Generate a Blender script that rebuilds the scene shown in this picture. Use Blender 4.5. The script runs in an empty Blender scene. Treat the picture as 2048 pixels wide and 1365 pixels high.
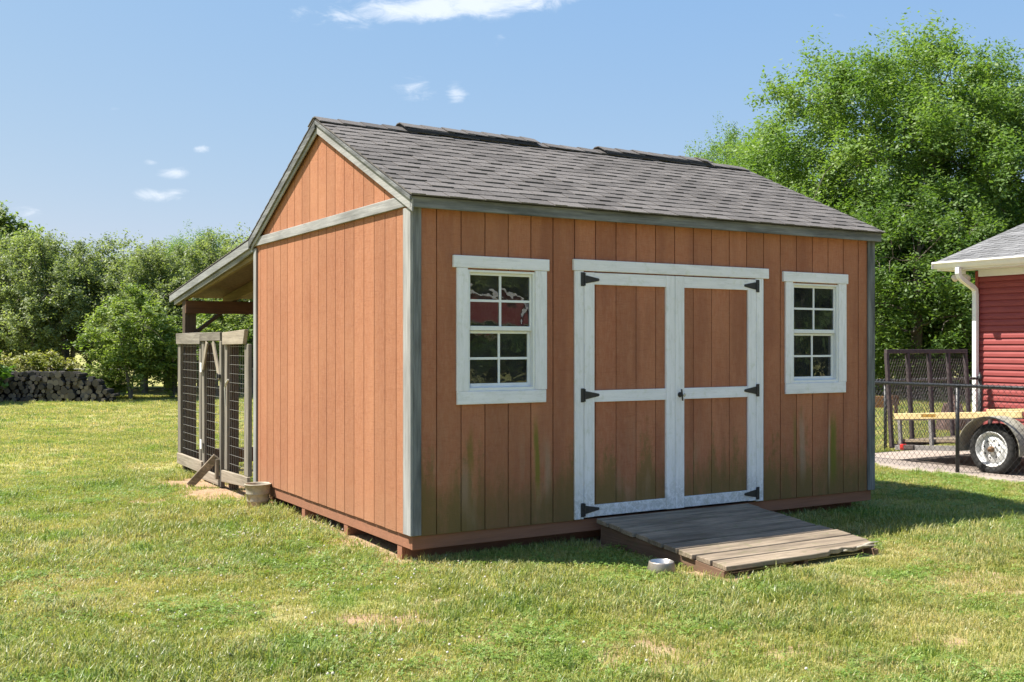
import bpy, math, random
import numpy as np
from mathutils import Vector, Matrix

# ------------------------------------------------------------------ camera, sky, sun, exposure
SC = bpy.context.scene
F, CX, CY, H = 2112.0, 1024.0, 691.6, 1.57        # focal length / principal point in photo pixels, eye height
cam_d = bpy.data.cameras.new('camera'); cam = bpy.data.objects.new('camera', cam_d)
SC.collection.objects.link(cam); SC.camera = cam
cam.location = (0, 0, H); cam.rotation_euler = (math.pi/2, 0, 0)
cam_d.sensor_width = 36.0; cam_d.lens = 36.0*F/2048.0
cam_d.shift_y = (CY-682.5)/2048.0
cam_d.clip_start = 0.05; cam_d.clip_end = 5000
SC.render.resolution_x = 1024; SC.render.resolution_y = 682

SUN = Vector((-0.614, 0.052, 1.0)).normalized()     # towards the sun
SUN_EL = math.asin(SUN.z); SUN_AZ = math.atan2(SUN.x, SUN.y)
sl = bpy.data.lights.new('sun', 'SUN'); sl.energy = 3.8; sl.angle = math.radians(0.53); sl.color = (1.0, 0.95, 0.86)
so = bpy.data.objects.new('sun', sl); SC.collection.objects.link(so)
so.rotation_euler = SUN.to_track_quat('Z', 'Y').to_euler(); so.location = (-30, 5, 50)

SC.view_settings.view_transform = 'Standard'; SC.view_settings.look = 'None'
SC.view_settings.exposure = 1.60; SC.view_settings.gamma = 1.0; SC.view_settings.use_curve_mapping = False
SC.render.engine = 'CYCLES'; SC.cycles.max_bounces = 6; SC.cycles.diffuse_bounces = 3; SC.cycles.glossy_bounces = 3; SC.cycles.transparent_max_bounces = 12
SC.cycles.use_denoising = True

def px_dir(x, y):
    return ((x-CX)/F, 1.0, -(y-CY)/F)
W = bpy.data.worlds.new('World'); SC.world = W; W.use_nodes = True
def build_world():
    nt = W.node_tree; N = nt.nodes; L = nt.links; N.clear()
    out = N.new('ShaderNodeOutputWorld'); bg = N.new('ShaderNodeBackground'); bg.inputs[1].default_value = 0.072
    sky = N.new('ShaderNodeTexSky'); sky.sky_type = 'NISHITA'; sky.sun_disc = False
    sky.sun_elevation = SUN_EL; sky.sun_rotation = SUN_AZ
    sky.altitude = 0; sky.air_density = 1.0; sky.dust_density = 0.7; sky.ozone_density = 2.6
    tc = N.new('ShaderNodeTexCoord'); sep = N.new('ShaderNodeSeparateXYZ'); L.new(tc.outputs['Generated'], sep.inputs[0])
    def m(op, a, b=None, c=None):
        n = N.new('ShaderNodeMath'); n.operation = op
        for i, x in enumerate((a, b, c)):
            if x is None: continue
            if isinstance(x, (int, float)): n.inputs[i].default_value = x
            else: L.new(x, n.inputs[i])
        return n.outputs[0]
    az = m('ARCTAN2', sep.outputs[0], sep.outputs[1]); el = m('ARCSINE', sep.outputs[2])
    com = N.new('ShaderNodeCombineXYZ'); L.new(m('MULTIPLY', az, 26.0), com.inputs[0]); L.new(m('MULTIPLY', el, 70.0), com.inputs[1])
    no = N.new('ShaderNodeTexNoise'); no.inputs['Scale'].default_value = 1.0; no.inputs['Detail'].default_value = 9; no.inputs['Roughness'].default_value = 0.66; no.inputs['Distortion'].default_value = .6
    L.new(com.outputs[0], no.inputs['Vector'])
    clouds = [(910, 12, 300, 30, -.09, 1.2), (790, 22, 150, 22, -.12, 1.05), (690, 36, 60, 12, -.15, .7), (838, 180, 52, 30, .0, .72), (915, 188, 30, 22, 0, .9), (998, 85, 24, 18, 0, .62),
              (345, 347, 42, 13, 0, .85), (318, 391, 72, 15, 0, .85), (352, 386, 34, 12, 0, .8), (300, 326, 22, 9, 0, .7), (402, 299, 20, 11, 0, .75), (228, 217, 20, 10, 0, .6),
              (62, 425, 46, 17, 0, .55), (150, 468, 120, 14, 0, .4), (585, 180, 16, 9, 0, .5), (1700, 30, 60, 12, 0, .35)]
    cl = []
    for (x, y, w, h, s, a) in clouds:
        d = px_dir(x, y); e = math.atan2(d[2], math.hypot(d[0], 1)); cl.append((math.atan2(d[0], 1), e, w/F, h/F, s, a))
    rnd = random.Random(4)
    for i in range(14):
        cl.append((rnd.uniform(0.75, 5.5), rnd.uniform(.12, .8), rnd.uniform(.02, .12), rnd.uniform(.008, .02), 0, rnd.uniform(.5, .9)))
    tot = None
    for (a0, e0, w, h, s, amp) in cl:
        if a0 > math.pi: a0 -= 2*math.pi
        da = m('SUBTRACT', az, a0); de = m('ADD', m('SUBTRACT', el, e0), m('MULTIPLY', da, s))
        q = m('ADD', m('POWER', m('MULTIPLY', da, 1/w), 2.0), m('POWER', m('MULTIPLY', de, 1/h), 2.0))
        g = m('MULTIPLY', m('POWER', 2.718, m('MULTIPLY', q, -1.0)), amp)
        tot = g if tot is None else m('MAXIMUM', tot, g)
    c = m('ADD', tot, m('MULTIPLY', m('SUBTRACT', no.outputs['Fac'], 0.5), 1.7))
    mp = N.new('ShaderNodeMapRange'); mp.interpolation_type = 'SMOOTHSTEP'
    L.new(c, mp.inputs[0]); mp.inputs[1].default_value = 0.38; mp.inputs[2].default_value = 1.2
    fac = m('MULTIPLY', m('MULTIPLY', mp.outputs[0], m('MINIMUM', m('MULTIPLY', tot, 2.2), 1.0)), 0.7)
    mix = N.new('ShaderNodeMix'); mix.data_type = 'RGBA'
    sc_ = N.new('ShaderNodeSeparateColor'); cc_ = N.new('ShaderNodeCombineColor'); L.new(sky.outputs[0], sc_.inputs[0])
    for i, (pw, kk) in enumerate(((.72, .98), (.42, 1.575), (.05, 3.55))): L.new(m('MULTIPLY', m('POWER', sc_.outputs[i], pw), kk), cc_.inputs[i])
    L.new(fac, mix.inputs[0]); L.new(cc_.outputs[0], mix.inputs[6]); mix.inputs[7].default_value = (5.2, 5.4, 5.7, 1)
    L.new(mix.outputs[2], bg.inputs[0]); L.new(bg.outputs[0], out.inputs[0])
build_world()

# ------------------------------------------------------------------ frames and measuring helpers
TH = math.radians(30.92); CO = np.array([-0.7224, 7.6156])
UV = np.array([math.cos(TH), math.sin(TH)]); VV = np.array([-math.sin(TH), math.cos(TH)])
def SH(u, v, z=0.0):                                  # shed frame -> world
    p = CO+UV*u+VV*v; return Vector((p[0], p[1], z))
def to_uv(x, y):
    dx = x-CO[0]; dy = y-CO[1]; return dx*UV[0]+dy*UV[1], dx*VV[0]+dy*VV[1]
def gpix(x, y, z=0.0):                                # pixel on the ground -> world
    t = (z-H)/(-(y-CY)/F); return Vector(((x-CX)/F*t, t, z))
def at_depth(x, Z): return Vector(((x-CX)/F*Z, Z, 0))
rng = random.Random(11)

# ------------------------------------------------------------------ materials
MATS = {}
def new_mat(name):
    m = bpy.data.materials.new(name); m.use_nodes = True; MATS[name] = m
    return m, m.node_tree.nodes, m.node_tree.links, m.node_tree.nodes['Principled BSDF']
def nd(N, t, **kw):
    n = N.new(t)
    for k, v in kw.items(): setattr(n, k, v)
    return n
def noise(N, L, vec, scale, detail=4, rough=.6, dist=0.0):
    n = N.new('ShaderNodeTexNoise'); n.inputs['Scale'].default_value = scale; n.inputs['Detail'].default_value = detail
    n.inputs['Roughness'].default_value = rough; n.inputs['Distortion'].default_value = dist
    if vec is not None: L.new(vec, n.inputs['Vector'])
    return n.outputs['Fac']
def mapping(N, L, vec, scale):
    n = N.new('ShaderNodeMapping'); n.inputs['Scale'].default_value = scale; L.new(vec, n.inputs['Vector']); return n.outputs[0]
def ramp(N, L, fac, stops):
    n = N.new('ShaderNodeValToRGB'); e = n.color_ramp.elements
    while len(e) < len(stops): e.new(0.5)
    for el, (p, c) in zip(e, stops):
        el.position = p; el.color = (c[0], c[1], c[2], 1) if not isinstance(c, (int, float)) else (c, c, c, 1)
    L.new(fac, n.inputs[0]); return n.outputs[0]
def mixc(N, L, fac, a, b, mode='MIX'):
    n = N.new('ShaderNodeMix'); n.data_type = 'RGBA'; n.blend_type = mode
    for i, x in ((0, fac), (6, a), (7, b)):
        if isinstance(x, (int, float)): n.inputs[i].default_value = x
        elif isinstance(x, tuple): n.inputs[i].default_value = (x[0], x[1], x[2], 1)
        else: L.new(x, n.inputs[i])
    return n.outputs[2]
def mth(N, L, op, a, b=0.0, c=0.0):
    n = N.new('ShaderNodeMath'); n.operation = op
    for i, x in enumerate((a, b, c)):
        if isinstance(x, (int, float)): n.inputs[i].default_value = x
        else: L.new(x, n.inputs[i])
    return n.outputs[0]
def bump(N, L, bs, h, strength=.3, dist=.01):
    n = N.new('ShaderNodeBump'); n.inputs['Strength'].default_value = strength; n.inputs['Distance'].default_value = dist
    L.new(h, n.inputs['Height']); L.new(n.outputs[0], bs.inputs['Normal'])
def hx(s):                                           # sRGB 0..255 -> linear
    return tuple(((c/255)/12.92 if c/255 <= .04045 else ((c/255+.055)/1.055)**2.4) for c in s)

def simple(name, col, col2=None, scale=8.0, rough=.7, metal=0.0, stretch=(1, 1, 1), bstr=.25, bdist=.004, detail=5, rnd=.0, spec=.4, lo=.3, hi=.7):
    m, N, L, b = new_mat(name)
    tc = N.new('ShaderNodeTexCoord'); v = mapping(N, L, tc.outputs['Object'], stretch)
    oi = N.new('ShaderNodeObjectInfo')
    add = N.new('ShaderNodeVectorMath'); add.operation = 'ADD'; L.new(v, add.inputs[0])
    cm = N.new('ShaderNodeCombineXYZ'); L.new(mth(N, L, 'MULTIPLY', oi.outputs['Random'], 37.0), cm.inputs[0]); L.new(mth(N, L, 'MULTIPLY', oi.outputs['Random'], 11.0), cm.inputs[2])
    L.new(cm.outputs[0], add.inputs[1]); v = add.outputs[0]
    f = noise(N, L, v, scale, detail, .65)
    c = ramp(N, L, f, [(lo, col), (hi, col2 or col)])
    if rnd:
        k = mth(N, L, 'ADD', mth(N, L, 'MULTIPLY', oi.outputs['Random'], 2*rnd), 1.0-rnd)
        cc = N.new('ShaderNodeCombineXYZ'); [L.new(k, cc.inputs[i]) for i in range(3)]
        c = mixc(N, L, 1.0, c, cc.outputs[0], 'MULTIPLY')
    L.new(c, b.inputs['Base Color']); b.inputs['Roughness'].default_value = rough; b.inputs['Metallic'].default_value = metal
    b.inputs['Specular IOR Level'].default_value = spec
    bump(N, L, b, noise(N, L, v, scale*3, 4, .7), bstr, bdist)
    return m

def siding_mat(name, stained_lifted):
    m, N, L, b = new_mat(name)
    g = N.new('ShaderNodeNewGeometry'); P = g.outputs['Position']
    oi = N.new('ShaderNodeObjectInfo'); R = oi.outputs['Random']
    sx = N.new('ShaderNodeSeparateXYZ'); L.new(P, sx.inputs[0]); Z = sx.outputs[2]
    fine = noise(N, L, mapping(N, L, P, (60, 60, 14)), 1.0, 5, .7)
    big = noise(N, L, mapping(N, L, P, (3.0, 3.0, .55)), 1.0, 4, .6)
    c = ramp(N, L, big, [(.28, (.298, .118, .060)), (.72, (.370, .160, .082))] if not stained_lifted else [(.28, (.330, .122, .065)), (.72, (.405, .162, .086))])  # same paint, but the front's base colour is raised to brighten the shaded wall
    c = mixc(N, L, mth(N, L, 'MULTIPLY', ramp(N, L, fine, [(.4, 0.0), (.72, 1.0)]), .5), c, (.44, .225, .142))
    wav = noise(N, L, mapping(N, L, P, (9, 9, 75)), 1.0, 3, .6, 1.8)
    c = mixc(N, L, mth(N, L, 'MULTIPLY', ramp(N, L, wav, [(.50, 0.0), (.70, 1.0)]), .38), c, (.215, .078, .042))
    fade = noise(N, L, mapping(N, L, P, (.8, .8, 1.1)), 1.0, 5, .6)
    c = mixc(N, L, mth(N, L, 'MULTIPLY', ramp(N, L, fade, [(.45, 0.0), (.70, 1.0)]), .30), c, (.43, .210, .112))
    spl = nd(N, 'ShaderNodeMapRange'); L.new(mth(N, L, 'ADD', Z, mth(N, L, 'MULTIPLY', mth(N, L, 'SUBTRACT', noise(N, L, P, 6, 6, .75), .5), .5)), spl.inputs[0]); spl.inputs[1].default_value = .48; spl.inputs[2].default_value = .16
    c = mixc(N, L, mth(N, L, 'MULTIPLY', spl.outputs[0], .35), c, (.36, .20, .115))
    k = mth(N, L, 'ADD', mth(N, L, 'MULTIPLY', R, .20), .90)
    cc = N.new('ShaderNodeCombineXYZ'); [L.new(k, cc.inputs[i]) for i in range(3)]
    c = mixc(N, L, 1.0, c, cc.outputs[0], 'MULTIPLY')
    if stained_lifted:                                       # algae and washed streaks on the damp, north-facing front
        st = noise(N, L, mapping(N, L, P, (7.0, 7.0, .9)), 1.0, 5, .62)
        st2 = noise(N, L, mapping(N, L, P, (3.1, 3.1, .7)), 2.0, 4, .6)
        low = nd(N, 'ShaderNodeMapRange'); L.new(Z, low.inputs[0]); low.inputs[1].default_value = 1.15; low.inputs[2].default_value = .3
        blot = noise(N, L, mapping(N, L, P, (26, 26, 15)), 1.0, 6, .75)
        val = mth(N, L, 'ADD', mth(N, L, 'MULTIPLY', low.outputs[0], .75), mth(N, L, 'ADD', mth(N, L, 'MULTIPLY', mth(N, L, 'SUBTRACT', st, .5), 1.5), mth(N, L, 'ADD', mth(N, L, 'MULTIPLY', mth(N, L, 'SUBTRACT', blot, .5), 1.1), mth(N, L, 'MULTIPLY', mth(N, L, 'SUBTRACT', R, .5), .35))))
        f = ramp(N, L, val, [(.48, 0.0), (.78, 1.0)])
        c = mixc(N, L, mth(N, L, 'MULTIPLY', f, .72), c, (.160, .122, .042))
        dk = noise(N, L, mapping(N, L, P, (5.5, 5.5, .8)), 1.0, 3, .5)
        c = mixc(N, L, mth(N, L, 'MULTIPLY', ramp(N, L, dk, [(.50, 0.0), (.66, 1.0)]), .35), c, (.19, .068, .042))
        f2 = mth(N, L, 'MULTIPLY', low.outputs[0], ramp(N, L, st2, [(.55, 0.0), (.72, 1.0)]))
        c = mixc(N, L, mth(N, L, 'MULTIPLY', f2, .6), c, (.34, .24, .155))
        low2 = nd(N, 'ShaderNodeMapRange'); L.new(mth(N, L, 'ADD', Z, mth(N, L, 'ADD', mth(N, L, 'MULTIPLY', mth(N, L, 'SUBTRACT', st2, .5), .7), mth(N, L, 'MULTIPLY', mth(N, L, 'SUBTRACT', blot, .5), .45))), low2.inputs[0])
        low2.inputs[1].default_value = .62; low2.inputs[2].default_value = .30; low2.interpolation_type = 'SMOOTHSTEP'
        c = mixc(N, L, mth(N, L, 'MULTIPLY', low2.outputs[0], .6), c, (.150, .108, .040))
        # two heavy run-off streaks under the window corners
        tc = N.new('ShaderNodeTexCoord')
        su = mth(N, L, 'ADD', mth(N, L, 'MULTIPLY', sx.outputs[0], float(UV[0])), mth(N, L, 'ADD', mth(N, L, 'MULTIPLY', sx.outputs[1], float(UV[1])), -float(CO@UV)))
        for (u0, wd, zt, zb, col, amt) in ((1.06, .035, .98, .40, (.150, .155, .022), .8), (1.16, .05, .80, .42, (.34, .24, .16), .55), (.45, .06, .72, .38, (.33, .23, .17), .5), (4.34, .055, .92, .35, (.150, .150, .025), .85), (4.28, .025, .9, .35, (.42, .34, .24), .6), (3.93, .05, .95, .4, (.36, .27, .20), .55), (3.83, .04, .93, .5, (.16, .14, .03), .6), (.50, .03, .95, .65, (.17, .14, .03), .6)):
            du = mth(N, L, 'ABSOLUTE', mth(N, L, 'SUBTRACT', mth(N, L, 'ADD', su, mth(N, L, 'MULTIPLY', mth(N, L, 'SUBTRACT', st, .5), .12)), u0))
            a = nd(N, 'ShaderNodeMapRange'); a.interpolation_type = 'SMOOTHSTEP'; L.new(du, a.inputs[0]); a.inputs[1].default_value = wd; a.inputs[2].default_value = wd*.15
            zz = mth(N, L, 'ADD', Z, mth(N, L, 'MULTIPLY', mth(N, L, 'SUBTRACT', st, .5), .25))
            t = nd(N, 'ShaderNodeMapRange'); t.interpolation_type = 'SMOOTHSTEP'; L.new(zz, t.inputs[0]); t.inputs[1].default_value = zt+.12; t.inputs[2].default_value = zt-.15
            bt = nd(N, 'ShaderNodeMapRange'); bt.interpolation_type = 'SMOOTHSTEP'; L.new(zz, bt.inputs[0]); bt.inputs[1].default_value = zb-.15; bt.inputs[2].default_value = zb+.15
            c = mixc(N, L, mth(N, L, 'MULTIPLY', mth(N, L, 'MULTIPLY', a.outputs[0], t.outputs[0]), mth(N, L, 'MULTIPLY', bt.outputs[0], amt)), c, col)
    L.new(c, b.inputs['Base Color']); b.inputs['Roughness'].default_value = .88; b.inputs['Specular IOR Level'].default_value = .2
    hgt = mth(N, L, 'ADD', mth(N, L, 'MULTIPLY', fine, .7), mth(N, L, 'MULTIPLY', wav, .6))
    bump(N, L, b, hgt, .7, .005)
    return m
siding_mat('siding_side', False); siding_mat('siding_front_lifted', True)

def wood_mat(name, c1, c2, dark, axis='z', rough=.85, moss=None, amt=.5, rnd=.12, grime=None):
    m, N, L, b = new_mat(name)
    tc = N.new('ShaderNodeTexCoord'); oi = N.new('ShaderNodeObjectInfo'); R = oi.outputs['Random']
    cm = N.new('ShaderNodeCombineXYZ'); [L.new(mth(N, L, 'MULTIPLY', R, q), cm.inputs[i]) for i, q in enumerate((31., 17., 23.))]
    ad = N.new('ShaderNodeVectorMath'); ad.operation = 'ADD'; L.new(tc.outputs['Object'], ad.inputs[0]); L.new(cm.outputs[0], ad.inputs[1]); V = ad.outputs[0]
    s = {'x': (2.2, 55, 55), 'y': (55, 2.2, 55), 'z': (55, 55, 2.2)}[axis]
    s2 = {'x': (1.6, 9, 9), 'y': (9, 1.6, 9), 'z': (9, 9, 1.6)}[axis]
    g = noise(N, L, mapping(N, L, V, s), 1.0, 5, .65, .6); bl = noise(N, L, mapping(N, L, V, s2), 1.0, 4, .6)
    c = ramp(N, L, g, [(.30, c1), (.68, c2)])
    c = mixc(N, L, mth(N, L, 'MULTIPLY', ramp(N, L, bl, [(.42, 0.0), (.70, 1.0)]), amt), c, dark)
    if moss:
        c = mixc(N, L, mth(N, L, 'MULTIPLY', ramp(N, L, noise(N, L, V, 14, 5, .7), [(.55, 0.0), (.72, 1.0)]), .55), c, moss)
    if grime:                                         # peeling, splashed paint near the ground
        gp_ = N.new('ShaderNodeNewGeometry'); sz = N.new('ShaderNodeSeparateXYZ'); L.new(gp_.outputs['Position'], sz.inputs[0])
        lo_ = nd(N, 'ShaderNodeMapRange'); lo_.interpolation_type = 'SMOOTHSTEP'; L.new(sz.outputs[2], lo_.inputs[0]); lo_.inputs[1].default_value = .55; lo_.inputs[2].default_value = .24
        wn = ramp(N, L, noise(N, L, mapping(N, L, V, (22, 22, 22)), 1.0, 6, .75, .8), [(.42, 0.0), (.56, 1.0)])
        c = mixc(N, L, mth(N, L, 'MULTIPLY', mth(N, L, 'MULTIPLY', lo_.outputs[0], wn), .5), c, grime)
        sp_ = ramp(N, L, noise(N, L, mapping(N, L, V, s2), 3.0, 6, .75), [(.50, 0.0), (.66, 1.0)])
        c = mixc(N, L, mth(N, L, 'MULTIPLY', sp_, .28), c, (.44, .45, .40))
    k = mth(N, L, 'ADD', mth(N, L, 'MULTIPLY', R, 2*rnd), 1-rnd)
    cc = N.new('ShaderNodeCombineXYZ'); [L.new(k, cc.inputs[i]) for i in range(3)]
    c = mixc(N, L, 1.0, c, cc.outputs[0], 'MULTIPLY')
    L.new(c, b.inputs['Base Color']); b.inputs['Roughness'].default_value = rough; b.inputs['Specular IOR Level'].default_value = .25
    bump(N, L, b, g, .5, .004)
    return m
for ax in 'xyz':
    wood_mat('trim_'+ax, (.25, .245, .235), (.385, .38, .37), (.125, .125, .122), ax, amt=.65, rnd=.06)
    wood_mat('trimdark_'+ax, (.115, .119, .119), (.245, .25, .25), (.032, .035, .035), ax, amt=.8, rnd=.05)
    wood_mat('white_'+ax, (.78, .77, .80), (.87, .855, .88), (.58, .58, .59), ax, amt=.30, rnd=.02, moss=(.62, .63, .54), grime=(.30, .31, .28))
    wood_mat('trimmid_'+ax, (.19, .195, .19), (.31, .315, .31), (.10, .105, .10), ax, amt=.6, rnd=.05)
    wood_mat('pen_'+ax, (.145, .125, .10), (.29, .26, .215), (.07, .06, .05), ax, amt=.6)
    wood_mat('penlight_'+ax, (.235, .195, .145), (.39, .335, .26), (.13, .105, .08), ax, amt=.5)
    wood_mat('plank_'+ax, (.160, .122, .086), (.37, .295, .215), (.066, .052, .038), ax, amt=.7, moss=(.12, .13, .05))
    wood_mat('raft_'+ax, (.12, .085, .034), (.21, .155, .064), (.06, .04, .02), ax, amt=.5)
    wood_mat('postdark_'+ax, (.058, .042, .029), (.115, .084, .058), (.034, .026, .019), ax, amt=.6)
wood_mat('brownbeam', (.105, .056, .033), (.18, .096, .055), (.06, .034, .021), 'x')
wood_mat('stringer', (.13, .078, .050), (.215, .13, .085), (.08, .055, .035), 'y', moss=(.10, .10, .05))
wood_mat('skirt', (.255, .115, .066), (.325, .152, .090), (.20, .10, .06), 'x', rnd=.04, amt=.4)
simple('shingle', (.080, .072, .067), (.170, .156, .147), 90, .95, rnd=.20, bstr=.6, bdist=.003, spec=.15)
simple('shingle_grey', (.115, .114, .116), (.23, .228, .228), 60, .95, rnd=.22, bstr=.5, bdist=.003, spec=.15)
simple('vent_black', (.018, .018, .02), (.03, .03, .032), 20, .7)
simple('osb', (.055, .028, .014), (.135, .075, .034), 26, .8, stretch=(1, 1, 1), lo=.35, hi=.65)
simple('black_iron', (.012, .012, .013), (.035, .034, .034), 30, .55, bstr=.3, spec=.5)
simple('black_vinyl', (.012, .013, .014), (.022, .023, .025), 30, .45, spec=.5)
simple('vinyl_white', (.72, .73, .73), (.80, .80, .80), 10, .35, spec=.5, bstr=.05)
simple('gutter_white', (.76, .76, .75), (.82, .82, .81), 5, .4, spec=.5, bstr=.03)
simple('house_red', (.235, .046, .043), (.295, .062, .057), 12, .6, stretch=(1, .3, 1), bstr=.15, spec=.35)
simple('galv_wire', (.36, .35, .33), (.48, .47, .45), 20, .5, metal=.4)
simple('bucket', (.30, .26, .19), (.46, .41, .32), 14, .6, metal=.15, bstr=.15, spec=.4)
simple('steel', (.42, .40, .37), (.62, .60, .57), 16, .33, metal=.85, bstr=.1)
simple('bowl_outer', (.25, .19, .14), (.46, .42, .37), 9, .4, metal=.55, bstr=.1)
simple('rust_frame', (.050, .042, .040), (.115, .085, .075), 18, .75, bstr=.3)
simple('grey_frame', (.16, .15, .145), (.27, .25, .24), 14, .7, bstr=.2)
simple('gate_steel', (.040, .030, .032), (.085, .062, .062), 18, .7, bstr=.2)
simple('yellow_rail', (.52, .39, .18), (.68, .54, .29), 12, .6, bstr=.1)
simple('red_frame', (.19, .032, .030), (.27, .05, .045), 12, .6)
simple('fender', (.20, .185, .145), (.34, .315, .25), 9, .65, bstr=.15)
simple('tyre', (.016, .016, .016), (.036, .035, .034), 40, .85, bstr=.4)
simple('rim', (.66, .66, .65), (.80, .80, .79), 12, .4, bstr=.05, spec=.5)
simple('rusty_hub', (.13, .075, .04), (.28, .17, .09), 30, .8)
simple('tail_red', (.50, .02, .02), (.62, .04, .03), 8, .25, spec=.6)
simple('sticker', (.50, .28, .05), (.12, .07, .02), 160, .6, stretch=(1, 1, .4))
simple('concrete', (.27, .222, .187), (.36, .30, .255), 5, .9, bstr=.3, bdist=.004)
simple('bark', (.060, .048, .038), (.135, .112, .09), 9, .95, stretch=(1, 1, .25), bstr=.8, bdist=.02)
simple('bark_grey', (.10, .088, .072), (.20, .18, .15), 9, .95, stretch=(1, 1, .25), bstr=.8, bdist=.02)
simple('log_bark', (.022, .019, .017), (.075, .066, .058), 14, .95, rnd=.35, bstr=.8, bdist=.02)
simple('log_end', (.045, .038, .032), (.23, .195, .155), 20, .9, rnd=.5, bstr=.3)
simple('blue_wall', (.22, .33, .40), (.30, .41, .48), 4, .7)
simple('brown_roof', (.10, .055, .045), (.16, .09, .075), 10, .9)
simple('orange_wood', (.30, .15, .07), (.42, .23, .12), 10, .8)
simple('mulch', (.07, .045, .038), (.20, .12, .10), 40, .95, bstr=.8, bdist=.02)
simple('clover_white', (.46, .40, .33), (.66, .62, .54), 30, .8)
simple('stick_pale', (.42, .36, .27), (.55, .48, .38), 20, .8)
simple('interior', (.10, .075, .05), (.16, .12, .08), 5, .9)
simple('lamp_glass', (.60, .52, .44), (.72, .66, .60), 5, .35)
simple('rope', (.5, .47, .4), (.62, .6, .52), 30, .9)

def glass_mat():
    m, N, L, b = new_mat('glass'); N.remove(b)
    out = N['Material Output']; mx = N.new('ShaderNodeMixShader'); tr = N.new('ShaderNodeBsdfTransparent'); gl = N.new('ShaderNodeBsdfGlossy')
    gl.inputs['Roughness'].default_value = .0; gl.inputs['Color'].default_value = (.9, .93, .95, 1)
    tr.inputs['Color'].default_value = (.62, .66, .64, 1)
    fr = N.new('ShaderNodeFresnel'); fr.inputs['IOR'].default_value = 1.78
    tc = N.new('ShaderNodeTexCoord'); bp = N.new('ShaderNodeBump'); bp.inputs['Strength'].default_value = .05; bp.inputs['Distance'].default_value = .02
    L.new(noise(N, L, tc.outputs['Object'], 6, 2, .5), bp.inputs['Height']); L.new(bp.outputs[0], gl.inputs['Normal'])
    df = N.new('ShaderNodeBsdfDiffuse'); df.inputs['Color'].default_value = (.42, .44, .42, 1); m2 = N.new('ShaderNodeMixShader')
    L.new(mth(N, L, 'MULTIPLY', ramp(N, L, noise(N, L, tc.outputs['Object'], 7, 5, .7), [(.3, .2), (.75, 1.0)]), .10), m2.inputs[0]); L.new(tr.outputs[0], m2.inputs[1]); L.new(df.outputs[0], m2.inputs[2])
    L.new(fr.outputs[0], mx.inputs[0]); L.new(m2.outputs[0], mx.inputs[1]); L.new(gl.outputs[0], mx.inputs[2]); L.new(mx.outputs[0], out.inputs[0])
glass_mat()

def leaf_mat(name, dark, mid, light, trans=.38, rough=.5, spec=.35, attr=True):
    m, N, L, b = new_mat(name)
    out = N['Material Output']
    at = N.new('ShaderNodeAttribute'); at.attribute_name = 'tint'
    c = ramp(N, L, at.outputs['Fac'], [(0.0, dark), (.5, mid), (1.0, light)])
    L.new(c, b.inputs['Base Color']); b.inputs['Roughness'].default_value = rough; b.inputs['Specular IOR Level'].default_value = spec
    tr = N.new('ShaderNodeBsdfTranslucent'); c2 = mixc(N, L, 1.0, c, (1.25, 1.35, .55), 'MULTIPLY'); L.new(c2, tr.inputs['Color'])
    mx = N.new('ShaderNodeMixShader'); mx.inputs[0].default_value = trans
    L.new(b.outputs[0], mx.inputs[1]); L.new(tr.outputs[0], mx.inputs[2]); L.new(mx.outputs[0], out.inputs[0])
leaf_mat('leaf_big', (.078, .150, .034), (.150, .240, .056), (.250, .335, .098), .42)
leaf_mat('leaf_dark', (.050, .100, .024), (.100, .170, .040), (.170, .240, .070), .45)
leaf_mat('leaf_hedge', (.105, .140, .058), (.215, .262, .112), (.340, .375, .205), .48)
leaf_mat('leaf_young', (.085, .140, .032), (.185, .255, .060), (.330, .375, .145), .45)
leaf_mat('leaf_mound', (.14, .17, .035), (.24, .26, .06), (.34, .29, .13), .4)
leaf_mat('clover_leaf', (.100, .185, .030), (.185, .280, .052), (.280, .360, .095), .35)
leaf_mat('leaf_bright', (.075, .150, .018), (.125, .230, .035), (.190, .300, .06), .42)

def ground_color(N, L, P):
    n1 = noise(N, L, P, .9, 5, .62); n2 = noise(N, L, P, 5.0, 4, .6); n3 = noise(N, L, P, .22, 3, .5)
    c = ramp(N, L, n1, [(.30, (.190, .255, .056)), (.46, (.330, .340, .100)), (.63, (.490, .432, .215))])
    c = mixc(N, L, mth(N, L, 'MULTIPLY', ramp(N, L, n2, [(.40, 0.0), (.68, 1.0)]), .35), c, (.45, .395, .185))
    n4 = noise(N, L, P, 2.1, 5, .7, .4); c = mixc(N, L, mth(N, L, 'MULTIPLY', ramp(N, L, n4, [(.50, 0.0), (.64, 1.0)]), .65), c, (.49, .415, .235))
    n5 = noise(N, L, P, 1.5, 4, .6, .3); c = mixc(N, L, mth(N, L, 'MULTIPLY', ramp(N, L, n5, [(.54, 0.0), (.64, 1.0)]), .6), c, (.175, .305, .055))
    c = mixc(N, L, mth(N, L, 'MULTIPLY', ramp(N, L, n3, [(.40, 0.0), (.62, 1.0)]), .30), c, (.270, .335, .068))
    return c
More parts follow.
